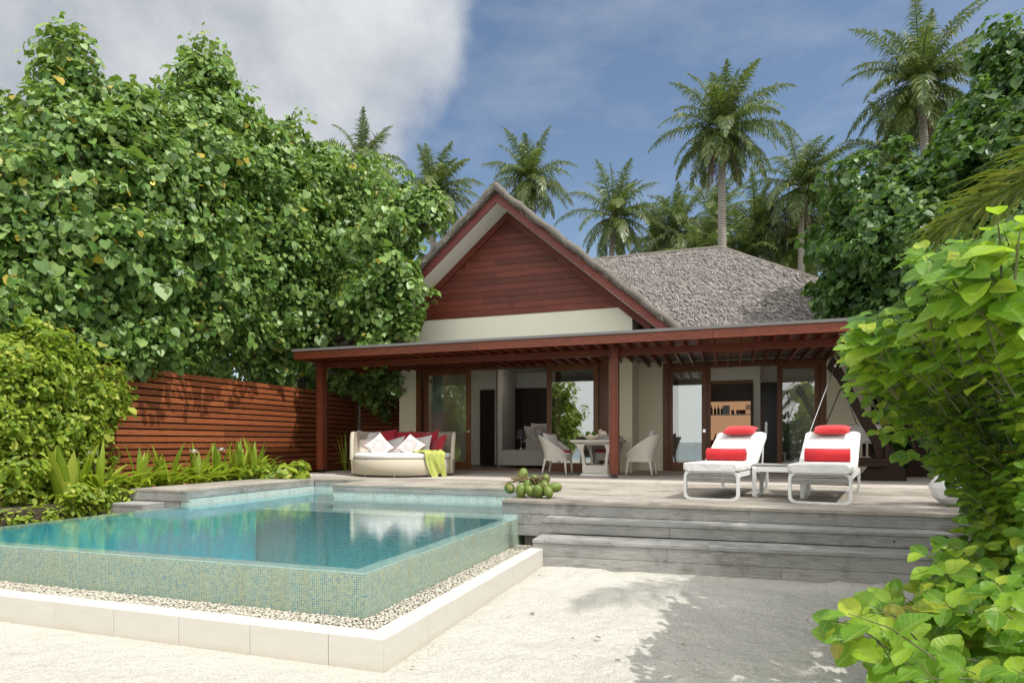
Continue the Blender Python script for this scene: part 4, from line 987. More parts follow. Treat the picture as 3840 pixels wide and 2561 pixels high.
# ---- inside: bar room
def GP(x, y, v): return pv(2360+x*.5104, 1240+y*.5104, v)
BX0, BX1 = -.6, .62
t = thing('bar_niche', 'glowing orange bar niche with dark frame and glass shelf in the right room', 'bar', (0, 18.5, .6))
b = MB(); b.box(BX0+.01, BX1-.01, 18.72, 18.74, 1.15, 2.46); obj('glow_panel', b, M['niche'], t, True)
b = MB(); b.box(BX0, BX0+.05, 18.44, 18.7, 1.1, 2.9); b.box(BX1-.06, BX1, 18.44, 18.7, 1.1, 2.9); b.box(BX0+.05, BX1-.06, 18.44, 18.7, 2.42, 2.9); obj('surround', b, M['darkwood'], t, True, grain='z')
b = MB(); b.box(BX0+.052, BX1-.062, 18.45, 18.7, 2.035, 2.06); obj('shelf', b, M['alu'], t, True)
b = MB(); b.box(BX0-.4, .62, 18.2, 18.43, 1.12, 1.17); b.box(BX0-.4, .6, 18.25, 18.43, .6, 1.119); obj('counter', b, M['black'], t, True)
def bottle(x, h, r, z, v, lab, mat, grp):
    b = MB(); b.lathe([(0, 0), (r, 0), (r, h*.58), (r*.75, h*.68), (r*.3, h*.76), (r*.3, h*.97), (r*.36, h*.975), (r*.36, h), (0, h)], 14); o = obj('bottle', b, mat, smooth=True, loc=(x, v, z)); tag(o, lab, 'bottle', grp)
names = ['tallest dark bottle, leftmost on the lit bar shelf', 'second dark bottle from the left on the lit bar shelf', 'short brown bottle, third from the left on the bar shelf', 'fourth dark bottle from the left on the bar shelf', 'small bottle, fifth from the left, beside the box on the bar shelf']
for (x, ht, lab) in zip((580, 603, 630, 655, 680), (.33, .27, .24, .26, .22), names): bottle(GP(x, 600, 18.56).x, ht, .036, 2.061, 18.56, lab, M['bottle'], 'bottles on the lit bar shelf')
bottle(GP(632, 740, 18.3).x, .36, .05, 1.171, 18.3, 'dark wine bottle with a pale label standing on the bar counter', M['bottle'], None)
b = MB(); x = GP(712, 600, 18.56).x; b.box(-.09, .09, -.03, .03, 0, .25); o = obj('boxed_set', b, M['lampshade'], loc=(x, 18.56, 2.061)); tag(o, 'grey flat box standing on the lit bar shelf beside the bottles', 'box')
for x, lab in zip((760, 797, 822, 843), ('dark tumbler, leftmost of the row on the bar shelf', 'red tumbler, second of the row on the bar shelf', 'red tumbler, third of the row on the bar shelf', 'red tumbler at the right end of the row on the bar shelf')):
    b = MB(); b.lathe([(0, 0), (.04, 0), (.046, .12), (.042, .12), (.037, .01)], 14); o = obj('tumbler', b, M['redglass'], smooth=True, loc=(GP(x, 600, 18.56).x, 18.56, 2.061)); tag(o, lab, 'glass', 'tumblers on the bar shelf')
for x, lab in ((866, 'left stemmed wine glass on the lit bar shelf'), (886, 'right stemmed wine glass on the lit bar shelf')):
    b = MB(); b.lathe([(.035, 0), (.006, .008), (.006, .11), (.04, .15), (.048, .20), (.036, .26)], 14); o = obj('wine_glass', b, M['clearglass'], smooth=True, loc=(GP(x, 600, 18.56).x, 18.56, 2.061)); tag(o, lab, 'wine glass', 'wine glasses on the bar shelf')
b = MB(); cp = GP(850, 720, 18.3); b.box(-.12, .12, -.1, .1, 0, .22); b.lathe([(0, .221), (.06, .221), (.06, .27), (0, .27)], 12); o = obj('coffee_machine', b, M['black'], loc=(cp.x, 18.3, 1.171)); tag(o, 'small black coffee machine on the bar counter', 'coffee machine')
t = thing('cupboard', 'tall black cupboard at the right of the bar', 'cupboard', (1.3, 18.9, .6)); x0_, x1_ = GP(968, 500, 18.9).x, GP(1090, 500, 18.9).x
b = MB(); b.box(x0_, x1_+.3, 18.92, 19.15, .6, 2.95); obj('carcass', b, M['black'], t, True); b = MB(); b.box(x0_+.1, x0_+.16, 18.90, 18.918, 1.5, 1.85); obj('handle', b, M['steel'], t, True)
b = MB(); sp_ = FP(2153, 618, 14.85); b.box(-.003, .0, -.035, .035, -.06, .06); o = obj('wall_switch', b, M['alu'], villa, loc=(WR+.004-WLOC['villa'].x, 15.25-WLOC['villa'].y, 1.95-WLOC['villa'].z))
# dark red armchair seen in the bar room
ap = GP(590, 870, 17.3)
t = thing('armchair', 'dark red tub armchair in front of the bar counter', 'armchair', (ap.x, 17.3, .6))
b = MB(); b.grid(lambda a, c: ((.3+.05*c)*math.cos(PI*a), (.3+.05*c)*math.sin(PI*a), .1+.65*c), 24, 6); obj('shell', b, M['darkred'], t, smooth=True, solid=.05)
b = MB(); b.box(-.27, .27, -.2, .25, .1, .42); obj('seat', b, M['darkred'], t, bevel=.05)
# ================================================================ PLANTS
def nrmz(a): return a/np.maximum(np.linalg.norm(a, axis=-1, keepdims=True), 1e-9)
HEART = (np.array([(0, .06, 0), (-.3, -.1, .02), (-.5, .2, .05), (-.40, .6, .0), (0, 1.0, -.14), (.40, .6, .0), (.5, .2, .05), (.3, -.1, .02), (0, .45, -.05)]), [(1, 0, 8, 2), (2, 8, 4, 3), (7, 6, 8, 0), (6, 5, 4, 8)])
OVAL = (np.array([(0, 0, 0), (-.27, .3, .05), (-.24, .7, .02), (0, 1, -.1), (.24, .7, .02), (.27, .3, .05), (0, .5, -.02)]), [(0, 6, 2, 1), (6, 3, 3, 2), (0, 5, 4, 6), (6, 4, 3, 3)])
def oval_big():
    V = []; F = []; n = 7
    for j in range(n+1):
        t = j/n; w = .36*math.sin(PI*min(1, t**.8*.98+.01))**.75+.005; z = -.13*t*t
        if j in (0, n): w = .012
        for k in (-1, -.5, 0, .5, 1): V.append((k*w, t, z+.13*abs(k)*w/.36+.03*math.sin(t*9+k*2)*abs(k)))
    for j in range(n):
        for k in range(4): F.append((j*5+k, j*5+k+1, (j+1)*5+k+1, (j+1)*5+k))
    return np.array(V), F
BIG = oval_big()
def cloud(P, N, T, Sz, tpl, cols=None):
    V0, F0 = tpl; V0 = np.asarray(V0, float)
    F0 = [f if len(set(f)) == 4 else f for f in F0]
    Z = nrmz(N); Y = nrmz(T-(T*Z).sum(-1, keepdims=True)*Z); X = np.cross(Y, Z)
    V = P[:, None]+Sz[:, None, None]*(X[:, None]*V0[None, :, :1]+Y[:, None]*V0[None, :, 1:2]+Z[:, None]*V0[None, :, 2:3])
    n, k = len(P), len(V0)
    F = (np.array(F0)[None]+np.arange(n)[:, None, None]*k).reshape(-1, 4)
    uv = np.tile(np.stack([V0[:, 0]*1.6, V0[:, 1]], -1), (n, 1))
    return V.reshape(-1, 3), F, uv
OVAL = (OVAL[0], [(0, 6, 2, 1), (0, 5, 4, 6)]); OVAL = (np.array([(0, 0, 0), (-.26, .32, .05), (-.2, .75, .0), (0, 1, -.1), (.2, .75, 0), (.26, .32, .05), (0, .5, -.02)]), [(0, 6, 2, 1), (6, 3, 2, 2), (0, 5, 4, 6), (6, 4, 3, 3)])
OVAL = (np.array([(0, 0, 0), (-.27, .4, .05), (0, 1, -.1), (.27, .4, .05), (0, .02, -.01), (0, .98, -.11)]), [(0, 2, 2, 1), (0, 3, 2, 2)])
OVAL = (np.array([(0, 0, 0), (-.26, .25, .05), (-.24, .68, .02), (0, 1, -.1), (.24, .68, .02), (.26, .25, .05)]), [(0, 3, 2, 1), (0, 5, 4, 3)])
def merge(parts):
    V = []; F = []; U = []; n = 0
    for v, f, u in parts: V.append(v); F.append(f+n); U.append(u); n += len(v)
    return np.concatenate(V), np.concatenate(F), np.concatenate(U)
def rdir(n): return nrmz(RNG.normal(size=(n, 3)))
CAM = np.array([0, 0, H_])
def crown(blobs, n, size, cr=.4, per=28, hang=.9, core=.25, back=.45, jit=.5, shoot=.0):
    C = np.array([list(b_[0]) for b_ in blobs], float); R_ = np.array([b_[1] for b_ in blobs], float)
    nc = max(1, n//per); cc = []; cd = []
    pr = R_**2/np.sum(R_**2)
    while len(cc) < nc:
        m = nc*2; bi = RNG.choice(len(C), m, p=pr); d = rdir(m); d[:, 2] *= .9
        p = C[bi]+d*(R_[bi]*(.66+(.46+shoot*2.2)*RNG.random(m)**1.7))[:, None]
        q = np.linalg.norm(p[:, None]-C[None], axis=-1)/R_[None]; q[np.arange(m), bi] = 9; ok = q.min(1) > .8
        tc = nrmz(CAM-C[bi]); ok &= ((d*tc).sum(-1) > -.35) | (RNG.random(m) > back)
        for a, b_ in zip(p[ok], d[ok]): cc.append(a); cd.append(b_)
    cc = np.array(cc[:nc]); cd = np.array(cd[:nc]); k = RNG.integers(0, nc, n); rr = cr*RNG.uniform(.55, 1.25, nc)
    d2 = nrmz(rdir(n)+cd[k]*.7+np.array([0, 0, .15])); st_ = (1+1.1*RNG.random(nc)**3)[k][:, None]; P = cc[k]+d2*(rr[k]*RNG.uniform(.35, 1, n)**.6)[:, None]+cd[k]*((RNG.random(n)[:, None]-.3)*(st_-1)*cr)
    N = d2*.6+cd[k]*.35+np.array([0, 0, .45])+rdir(n)*jit; T = d2*.35+np.array([0, 0, -hang])+rdir(n)*.45
    Sz = size*RNG.lognormal(0, .36, n)
    m = int(n*core)
    if m:
        bi = RNG.choice(len(C), m, p=pr); d = rdir(m); Pm = C[bi]+d*(R_[bi]*RNG.uniform(.35, .8, m))[:, None]
        P = np.concatenate([P, Pm]); N = np.concatenate([N, rdir(m)]); T = np.concatenate([T, rdir(m)+np.array([0, 0, -.5])]); Sz = np.concatenate([Sz, np.full(m, size*1.7)])
    return P, N, T, Sz, cc
def limbs(base, blobs, r0, mat, parent, name='branch', extra=None):
    b = MB(); base = Vector(base); top = Vector(np.mean([list(x[0]) for x in blobs], axis=0)); fork = base.lerp(top, .35); fork.z = max(base.z+.25, min(3.4, top.z*.75))
    b.tube([base, base.lerp(fork, .5)+Vector((random.uniform(-.1, .1), .1, 0)), fork], [r0, r0*.85, r0*.7], 10); obj('trunk', b, mat, parent, True, smooth=True)
    b = MB()
    for c, r in blobs:
        c = Vector(c); m = fork.lerp(c, .5)+Vector((random.uniform(-.2, .2), random.uniform(-.2, .2), -.15)); b.tube([fork, m, c], [r0*.5, r0*.35, r0*.12], 7)
        for k in range(6):
            d = Vector(RNG.normal(size=3)).normalized(); b.tube([m.lerp(c, .6), c+d*r*.5, c+d*r*1.12], [r0*.14, r0*.09, .01], 5)
    obj(name, b, mat, parent, True, smooth=True)
def tree(name, label, base, blobs, n, size, mat, cr=.4, group=None, r0=.16, flowers=0, tpl=HEART, cat='tree', shoot=.0, **k):
    t = thing(name, label, cat, base, group=group)
    limbs(base, blobs, r0, M['bark'], t)
    P, N, T, Sz, cc = crown(blobs, n, size, cr, shoot=shoot, **k)
    V, F, U = cloud(P, N, T, Sz, tpl); link('crown', fastmesh('crown', V, F, U), mat, t, True)
    if flowers:
        i = RNG.integers(0, n, flowers); 
        fl = (np.array([(0, 0, 0), (-.3, .25, .1), (0, .6, .3), (.3, .25, .1), (-.45, -.1, .3), (-.3, -.5, .25), (.45, -.1, .3), (.3, -.5, .25)]), [(0, 3, 2, 1), (0, 1, 4, 5), (0, 7, 6, 3), (0, 5, 5, 7)])
        fl = (fl[0], fl[1][:3]); V, F, U = cloud(P[i]+nrmz(N[i])*.05, N[i], T[i], np.full(flowers, .09), fl); link('flowers', fastmesh('flowers', V, F, U), M['yflower'], t, True)
    return t
def BL(lst, dep=None, U=None):
    out = []
    for q in lst:
        if U is not None: p = qu(q[0], q[1], U if len(q) < 4 else q[3]); out.append((tuple(p), q[2]))
        else: out.append((tuple(qd(q[0], q[1], q[2])), q[3]))
    return out
# big hibiscus trees over the fence on the left
bl = BL([(60, 780, 1.0, -11.5), (170, 720, 1.0, -11.3), (40, 690, 1.0, -11.5), (150, 580, 1.2), (290, 640, 1.2), (400, 738, .92, -11), (290, 752, .82, -11), (110, 545, .88, -11.3), (210, 450, 1.1), (330, 510, 1.2), (150, 370, .7), (240, 310, .62), (180, 190, .28), (165, 118, .12), (300, 280, .42), (330, 390, .85), (450, 340, .8), (430, 450, 1.1), (475, 215, .40), (480, 140, .18), (520, 280, .48), (400, 620, 1.2), (-10, 740, .9, -11.5), (-70, 740, 1.0, -11.5), (95, 440, .42), (115, 285, .25), (390, 295, .38), (210, 240, .3)], U=-11.1)
T1 = tree('sea_hibiscus_tree', 'tallest broad heart-leaved tree filling the left of the sky behind the slat fence', (-12.5, 9.5, 0), bl, 80000, .100, M['hib'], .40, r0=.22, flowers=30, shoot=.24, jit=.75, core=.10, per=50)
bl = BL([(570, 380, .7, -11), (640, 345, .5, -11), (668, 272, .22, -11), (560, 500, 1.3, -11), (540, 650, 1.2, -11), (560, 760, .92, -11), (690, 420, 1.2, -11), (700, 580, 1.4, -11), (690, 740, 1.2, -10.8), (800, 460, 1.0, -10.6), (830, 600, 1.2, -10.4), (800, 740, 1.2, -10.4), (755, 405, .5, -11), (880, 440, .6, -10.2), (740, 805, .6, -10.8), (850, 850, .6, -10.8), (640, 830, .4, -10.8), (770, 890, .55, -11.6), (700, 880, .5, -11.6), (830, 880, .5, -11.2), (600, 860, .5, -11.5)], U=-11)
bl += BL([(890, 560, 15.2, .60), (885, 680, 15.0, .7), (900, 640, 14.8, .36), (945, 490, 15.6, .40), (880, 760, 15.2, .55), (985, 500, 15.5, .22), (930, 770, 14.8, .2), (880, 860, 17.5, .7), (860, 800, 17.5, .7)])
T2 = tree('sea_hibiscus_tree', 'wide heart-leaved tree between the slat fence and the left slope of the gable', (-11.6, 14.5, 0), bl, 72000, .100, M['hib'], .38, r0=.2, flowers=24, shoot=.18, jit=.75, core=.10, per=50)
# right background trees
bl = BL([(1978, 540, 14, .62), (2020, 480, 14, .8), (1990, 640, 13.5, .62), (2060, 590, 13, .9), (2130, 640, 12.5, .9), (2050, 690, 13, .6), (2150, 520, 13.5, .9), (1955, 705, 13.2, .28), (2230, 640, 12.5, .9), (2290, 720, 12, .9)])
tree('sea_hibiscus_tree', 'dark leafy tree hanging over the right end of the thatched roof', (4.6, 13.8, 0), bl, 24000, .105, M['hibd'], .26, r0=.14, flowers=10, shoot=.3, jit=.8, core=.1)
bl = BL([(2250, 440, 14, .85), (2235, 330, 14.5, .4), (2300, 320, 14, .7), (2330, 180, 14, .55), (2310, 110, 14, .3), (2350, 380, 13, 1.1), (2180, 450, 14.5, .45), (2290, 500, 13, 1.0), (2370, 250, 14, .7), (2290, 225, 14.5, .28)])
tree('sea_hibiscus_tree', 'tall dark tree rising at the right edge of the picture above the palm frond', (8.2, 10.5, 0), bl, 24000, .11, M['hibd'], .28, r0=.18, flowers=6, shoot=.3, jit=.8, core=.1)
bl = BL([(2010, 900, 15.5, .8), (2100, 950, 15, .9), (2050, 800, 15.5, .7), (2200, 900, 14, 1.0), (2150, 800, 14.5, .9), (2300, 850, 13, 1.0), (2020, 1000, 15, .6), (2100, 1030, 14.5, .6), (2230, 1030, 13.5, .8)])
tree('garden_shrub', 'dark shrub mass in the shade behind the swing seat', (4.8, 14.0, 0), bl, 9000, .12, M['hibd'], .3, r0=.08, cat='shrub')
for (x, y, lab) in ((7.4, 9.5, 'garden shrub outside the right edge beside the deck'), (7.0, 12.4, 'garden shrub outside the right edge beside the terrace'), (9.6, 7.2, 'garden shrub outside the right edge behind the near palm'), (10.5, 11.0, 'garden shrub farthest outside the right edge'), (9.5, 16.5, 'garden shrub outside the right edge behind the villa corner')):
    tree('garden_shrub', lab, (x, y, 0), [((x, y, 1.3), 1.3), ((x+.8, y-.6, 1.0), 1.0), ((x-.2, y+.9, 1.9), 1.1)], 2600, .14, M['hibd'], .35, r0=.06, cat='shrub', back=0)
# vine shrub over the near end of the fence
def VB():
    out = []
    for (x, y, r) in [(40, 830, .34), (100, 815, .28), (170, 850, .3), (30, 900, .36), (110, 890, .34), (190, 900, .32), (235, 930, .25), (50, 980, .36), (130, 970, .35), (200, 980, .28), (240, 880, .2), (30, 1060, .36), (110, 1050, .35), (170, 1060, .28), (40, 1130, .34), (110, 1120, .3), (60, 1180, .25), (140, 1150, .22), (-30, 900, .4), (-30, 1050, .4), (-40, 1150, .35), (210, 1040, .15), (10, 1190, .2)]:
        out.append((tuple(qu(x, y, -9.75)), r*1.0))
    return out
vb = VB()
tree('climbing_shrub', 'bright yellow-green small-leaved climber smothering the near end of the slat fence', (-9.8, 6.2, 0), vb, 17000, .078, M['vine'], .17, r0=.05, tpl=OVAL, cat='shrub', hang=.35, per=24, jit=.7, shoot=.3, core=.15)
bl = BL([(180, 1135, .14), (230, 1145, .14), (150, 1170, .14), (100, 1195, .14), (280, 1150, .08), (200, 1165, .12), (40, 1205, .14), (260, 1130, .1)], U=-8.6)
tree('ground_creeper', 'low small-leaved creeper spilling to the left rim of the pool', (-8.6, 6.2, 0), bl, 1700, .06, M['vine'], .12, r0=.015, tpl=OVAL, cat='creeper', hang=.3)
bl = BL([(870, 1075, .11), (910, 1065, .13), (950, 1075, .11), (890, 1050, .1), (1000, 1070, .13), (1040, 1072, .13), (975, 1060, .11), (1020, 1055, .1), (925, 1040, .06), (1070, 1065, .1)], U=-8.95)
bl = [(tuple(pz(x*K, 1790, .62)[:2])+(.62+dz,), r) for x, dz, r in [(570, .05, .14), (590, .12, .13), (612, .06, .13), (633, .08, .15), (655, .08, .15), (675, .1, .15), (695, .06, .13), (598, .25, .05)]]
tree('ground_creeper', 'low round-leaved creeper between the lilies and the red pergola post', (bl[3][0][0], bl[3][0][1], .42), bl, 520, .085, M['vine'], .12, r0=.012, tpl=HEART, cat='creeper', hang=.2)
# strap-leaved lilies
def strap(az, L, w, lean, droop, n=9):
    V = []; F = []; U = []
    p = np.zeros(3); ang = lean; d0 = np.array([math.cos(az), math.sin(az), 0]); sd = np.array([-math.sin(az), math.cos(az), 0])
    for j in range(n+1):
        t = j/n; ww = w*(.55+.9*t if t < .45 else 1-.0*t)*(1-max(0, (t-.55)/.45)**1.8)+.002; ww = min(ww, w)
        dr = d0*math.sin(ang)+np.array([0, 0, math.cos(ang)]); nn = np.cross(sd, dr)
        for k in (-1, 0, 1): V.append(p+sd*k*ww/2-nn*(.22*ww*(1-abs(k)))*-1); U.append((k, t))
        p = p+dr*L/n; ang += droop/n*(.3+1.6*t)
    for j in range(n):
        for k in range(2): F.append((j*3+k, j*3+k+1, (j+1)*3+k+1, (j+1)*3+k))
    return np.array(V), np.array(F), np.array(U, float)
def lily(name, label, loc, n, L, w, rz=0, group=None, flowers=0, up=.25, cat='plant', mat=None, zero=0):
    t = thing(name, label, cat, loc, rz, group); parts = []
    for i in range(n):
        k = i/n; az = i*2.4+random.uniform(-.3, .3); ll = L*random.uniform(.75, 1.15); upr = random.random() < up
        v, f, u = strap(az, ll*(1.15 if upr else 1), w*random.uniform(.8, 1.15), random.uniform(.08, .25) if upr else random.uniform(.3, .8), random.uniform(.1, .5) if upr else random.uniform(1.1, 2.1))
        v = v+np.array([.03*math.cos(az), .03*math.sin(az), 0]); parts.append((v, f, u))
    V, F, U = merge(parts); link('leaves', fastmesh('leaves', V, F, U), mat or M['lily'], t, smooth=True)
    for q in range(flowers):
        a = random.uniform(0, 6); sx, sy = .10*math.cos(a), .10*math.sin(a); h = L*.95
        b = MB(); b.tube([(0, 0, 0), (sx*.5, sy*.5, h*.6), (sx, sy, h)], [.009, .007, .006], 6); st = obj('flower_stalk', b, M['twig'], t)
        pp_ = []
        for k in range(26):
            v, f, u = strap(k*2.4, .10, .009, .5+(k % 3)*.35, 1.7, 5); pp_.append((v+np.array([sx, sy, h]), f, u))
        V, F, U = merge(pp_); link('flower', fastmesh('flower', V, F, U), M['petal'], st)
    return t
pos = [(230, 1120, .70, 1), (300, 1122, .70, 1), (350, 1112, .72, 1), (395, 1112, .7, 0), (440, 1108, .7, 1), (480, 1102, .7, 0), (520, 1100, .62, 1)]
pos = [((-8.95, 7.0), .62, 1), ((-9.05, 7.75), .62, 0), ((-9.1, 8.35), .62, 0), ((-9.0, 8.95), .62, 1), ((-9.15, 9.5), .64, 1), ((-9.0, 9.95), .64, 0), ((-9.1, 10.45), .70, 0)]
labs = ['flowering spider lily with strap leaves, nearest the garden step', 'second clump of strap leaves from the left beside the timber walkway', 'dense strap-leaved lily clump in the middle of the bed by the red fence', 'spider lily clump with a white flower low over its arching leaves', 'spider lily clump with a white flower head against the sunlit fence', 'drooping strap-leaved lily clump, second from the right in the bed', 'tallest pointed strap-leaved lily clump, nearest the round-leaved creeper']
for ((x, y), L, fl), lab in zip(pos, labs): lily('spider_lily', lab, (x, y, .42), 50, L*1.18, .088, random.uniform(0, 6), 'spider lilies along the slat fence', fl, up=.2)
q = qu(262, 1120, -9.2)
lily('broad_leaf_plant', 'large plant with broad yellow-green leaves in front of the climber', (-9.0, 6.55, .15), 16, .95, .2, 1.0, None, 0, up=.8, cat='plant')
lily('broad_leaf_plant', 'small plant with narrow yellow leaves low at the left pool rim', (-8.9, 5.2, .15), 6, .42, .07, 1.0, None, 0, up=.6, cat='plant')
for (x, y, lab) in ((-8.9, 13.4, 'thin strap-leaved plant just left of the pergola post'), (-8.15, 13.2, 'thin strap-leaved plant between the pergola post and the daybed')):
    lily('strap_leaf_plant', lab, (x, y, .5), 9, .85, .05, random.uniform(0, 6), 'thin plants beside the pergola post', up=.6)
# ---------------- palms
def frond(base, d0, L, droop, n, lw, ll, hang=.5, start=.12, twist=0., dead=False, tip=.35):
    base = np.array(base, float); d = nrmz(np.array(d0, float)); S_ = 16; pts = [base]; dirs = []
    for k in range(S_):
        t = k/S_; g = droop*(.25+1.5*t)/S_; d = nrmz(d+np.array([0, 0, -1])*g); dirs.append(d); pts.append(pts[-1]+d*L/S_)
    pts = np.array(pts); dirs = np.array(dirs+[dirs[-1]])
    tt = np.repeat(np.linspace(start, .99, n), 2)+RNG.uniform(-.004, .004, n*2); sg = np.tile([-1, 1], n)
    x = tt*S_; i = np.minimum(x.astype(int), S_-1); fr = (x-i)[:, None]; P = pts[i]*(1-fr)+pts[i+1]*fr; D = nrmz(dirs[i]*(1-fr)+dirs[np.minimum(i+1, S_)]*fr)
    up = np.array([0, 0, 1.]); side = nrmz(np.cross(D, up)+1e-6); nn = np.cross(side, D)
    lf = ll*np.sin(PI*np.clip(tt*.82+.16, 0, 1))**.7*(1-.35*tt)*RNG.uniform(.55, 1.15, n*2)
    E = nrmz(side*sg[:, None]*(1-.25*tt)[:, None]+D*(.35+tip*tt)[:, None]+nn*.25+RNG.normal(size=(n*2, 3))*.17)
    w = lw*(1-.3*tt)
    mid = P+E*(lf*.5)[:, None]+np.array([0, 0, -1])*(lf*.10*hang)[:, None]
    E2 = nrmz(E+np.array([0, 0, -1])*(hang*RNG.uniform(.6, 1.5, n*2))[:, None]); end = mid+E2*(lf*.55)[:, None]
    wd = nrmz(np.cross(E, nn))*w[:, None]
    V = np.stack([P-wd*.6, P+wd*.6, mid+wd, mid-wd, end+wd*.12, end-wd*.12], 1).reshape(-1, 3)
    k = np.arange(n*2)[:, None]*6; F = np.concatenate([k+np.array([[0, 1, 2, 3]]), k+np.array([[3, 2, 4, 5]])])
    uv = np.tile(np.array([(0, 0), (0, 0), (0, .5), (0, .5), (0, 1), (0, 1.)]), (n*2, 1))
    return (V, F, uv), pts
def palm(label, crown_p, base=None, L=3.2, nf=26, n=74, lw=.027, seed=0, skirt=0, mat=None, nuts=True, tr=.16, upb=0., ll=.8, trunk=True, fronds=None, group='coconut palms behind the villa'):
    cp = np.array(crown_p, float); base = base or (cp[0]+random.uniform(-.8, .8), cp[1]+.5, 0)
    wind = random.uniform(-.05, .38)
    t = thing('coconut_palm', label, 'palm tree', (base[0], base[1], 0), group=group); parts = []; rs = []
    for k in range(nf):
        az = k*2.39996+random.uniform(-.25, .25); u = (k+.5)/nf; el = math.radians(84-u*134+random.uniform(-8, 8)+upb)
        d = (math.cos(az)*math.cos(el)+wind, math.sin(az)*math.cos(el), math.sin(el)); l = L*random.uniform(.85, 1.1)*(.8+.3*math.sin(PI*min(1, u*1.2)))
        fr, pts = frond(cp, d, l, random.uniform(.8, 1.5)+.9*u, n, lw, ll*random.uniform(.8, 1.1), hang=.5+.9*u+random.uniform(0, .5)); parts.append(fr); rs.append(pts)
    for (b0_, d_, l_, dr_2) in (fronds or []):
        fr, pts = frond(b0_, d_, l_, dr_2, int(n*2.0), lw*1.25, ll*1.55, hang=.55, tip=.5); parts.append(fr); rs.append(pts)
    for p in rs:
        n_ = len(p); w_ = (.03*(L/3.2)*(1-np.arange(n_)/n_)+.004)[:, None]; tg = nrmz(np.gradient(p, axis=0)); sd_ = nrmz(np.cross(tg, [0, 0, 1.])+1e-6); up_ = np.cross(sd_, tg)
        V = np.stack([p+sd_*w_, p+up_*w_, p-sd_*w_, p-up_*w_], 1).reshape(-1, 3); i_ = np.arange(n_-1)[:, None, None]*4; j_ = np.arange(4)[None, :, None]; j2 = (j_+1) % 4
        parts.append((V, np.concatenate([i_+j_, i_+j2, i_+j2+4, i_+j_+4], -1).reshape(-1, 4), np.zeros((len(V), 2))))
    V, F, U = merge(parts); link('crown', fastmesh('crown', V, F, U), mat or M['palm'], t, True)
    if trunk:
        b = MB(); c1 = Vector(cp); b0 = Vector(base); m = b0.lerp(c1, .55)+Vector((random.uniform(-.3, .3), 0, 0))
        pts = [b0.lerp(m, k/4).lerp(m.lerp(c1, k/4), k/4) for k in range(5)]; pts = [(1-u)**2*b0+2*u*(1-u)*m+u*u*c1 for u in [k/10 for k in range(11)]]
        b.tube(pts, [tr*1.25-tr*.4*k/10 for k in range(11)], 12); obj('trunk', b, M['palmbark'], t, True, smooth=True)
    if nuts:
        for k in range(5):
            b = MB(); a = random.uniform(0, 6.3); b.sphere((cp[0]+.24*math.cos(a), cp[1]+.24*math.sin(a), cp[2]-.3-random.uniform(0, .25)), .13, 10); obj('coconut', b, M['coco'], t, True, smooth=True)
    if skirt:
        pp_ = []
        for k in range(skirt):
            az = random.uniform(0, 6.3); fr, pts = frond(cp+np.array([.15*math.cos(az), .15*math.sin(az), -.3]), (.35*math.cos(az), .35*math.sin(az), -.8), L*random.uniform(.5, .85), 2.2, 26, lw, .35, hang=2.2); pp_.append(fr)
        V, F, U = merge(pp_); link('dead_fronds', fastmesh('dead_fronds', V, F, U), M['deadfrond'], t, True)
    return t
def PP(x, y, d): p = qd(x, y, d); return tuple(p)
palm('coconut palm with upright fronds, leftmost one, peeking over the heart-leaved trees', PP(828, 388, 30), L=2.7, nf=20, upb=12)
palm('coconut palm half hidden by leaves just left of the gable', PP(990, 452, 30), L=2.8, nf=32)
palm('scruffy coconut palm with sparse fronds right behind the gable peak', PP(1215, 415, 34), L=2.8, nf=32, skirt=5)
palm('small round-headed coconut palm right of the gable, low over the thatch', PP(1408, 500, 34), L=3.2, nf=34)
e = qd(1664, 700, 27.5); palm('tallest central coconut palm with a bare trunk rising behind the thatched ridge', PP(1658, 300, 27), base=(e.x+.1, e.y, 0), L=3.15, nf=40, n=80, skirt=9, tr=.17)
palm('coconut palm with ragged fronds close right of the tall central palm', PP(1838, 430, 31), L=3.3, nf=34, skirt=4)
palm('high coconut palm with the largest crown, towering at the upper right', PP(2112, 190, 26), L=3.4, nf=46, n=80, tr=.17, skirt=6)
palm('low coconut palm below the large upper right crown, beside the dark trees', PP(2045, 360, 29), L=2.8, nf=32)
palm('short coconut palm just left of the bare central trunk, above the thatch', PP(1555, 530, 36), L=3.2, nf=32, skirt=3)
palm('short coconut palm just right of the bare central trunk, above the thatch', PP(1735, 520, 34), L=3.2, nf=34, skirt=3)
palm('pale dry-fronded coconut palm at the right hip of the thatched roof', PP(1835, 570, 33), L=2.6, nf=32, skirt=6)
for (x, y, d, lab) in ((1500, 560, 38, 'low hazy coconut palm between the round-headed palm and the bare trunk'), (1600, 590, 33, 'low coconut palm touching the thatched ridge left of the bare trunk'), (1700, 600, 33, 'low coconut palm touching the thatched ridge right of the bare trunk'), (1780, 590, 36, 'low coconut palm behind the right part of the thatched ridge'), (1900, 520, 34, 'drooping coconut palm between the thatched hip and the dark trees')):
    palm(lab, PP(x, y, d), L=3.1, nf=26, skirt=3)
palm('short coconut palm farthest back behind the bare central trunk', PP(1640, 500, 40), L=3.4, nf=32)
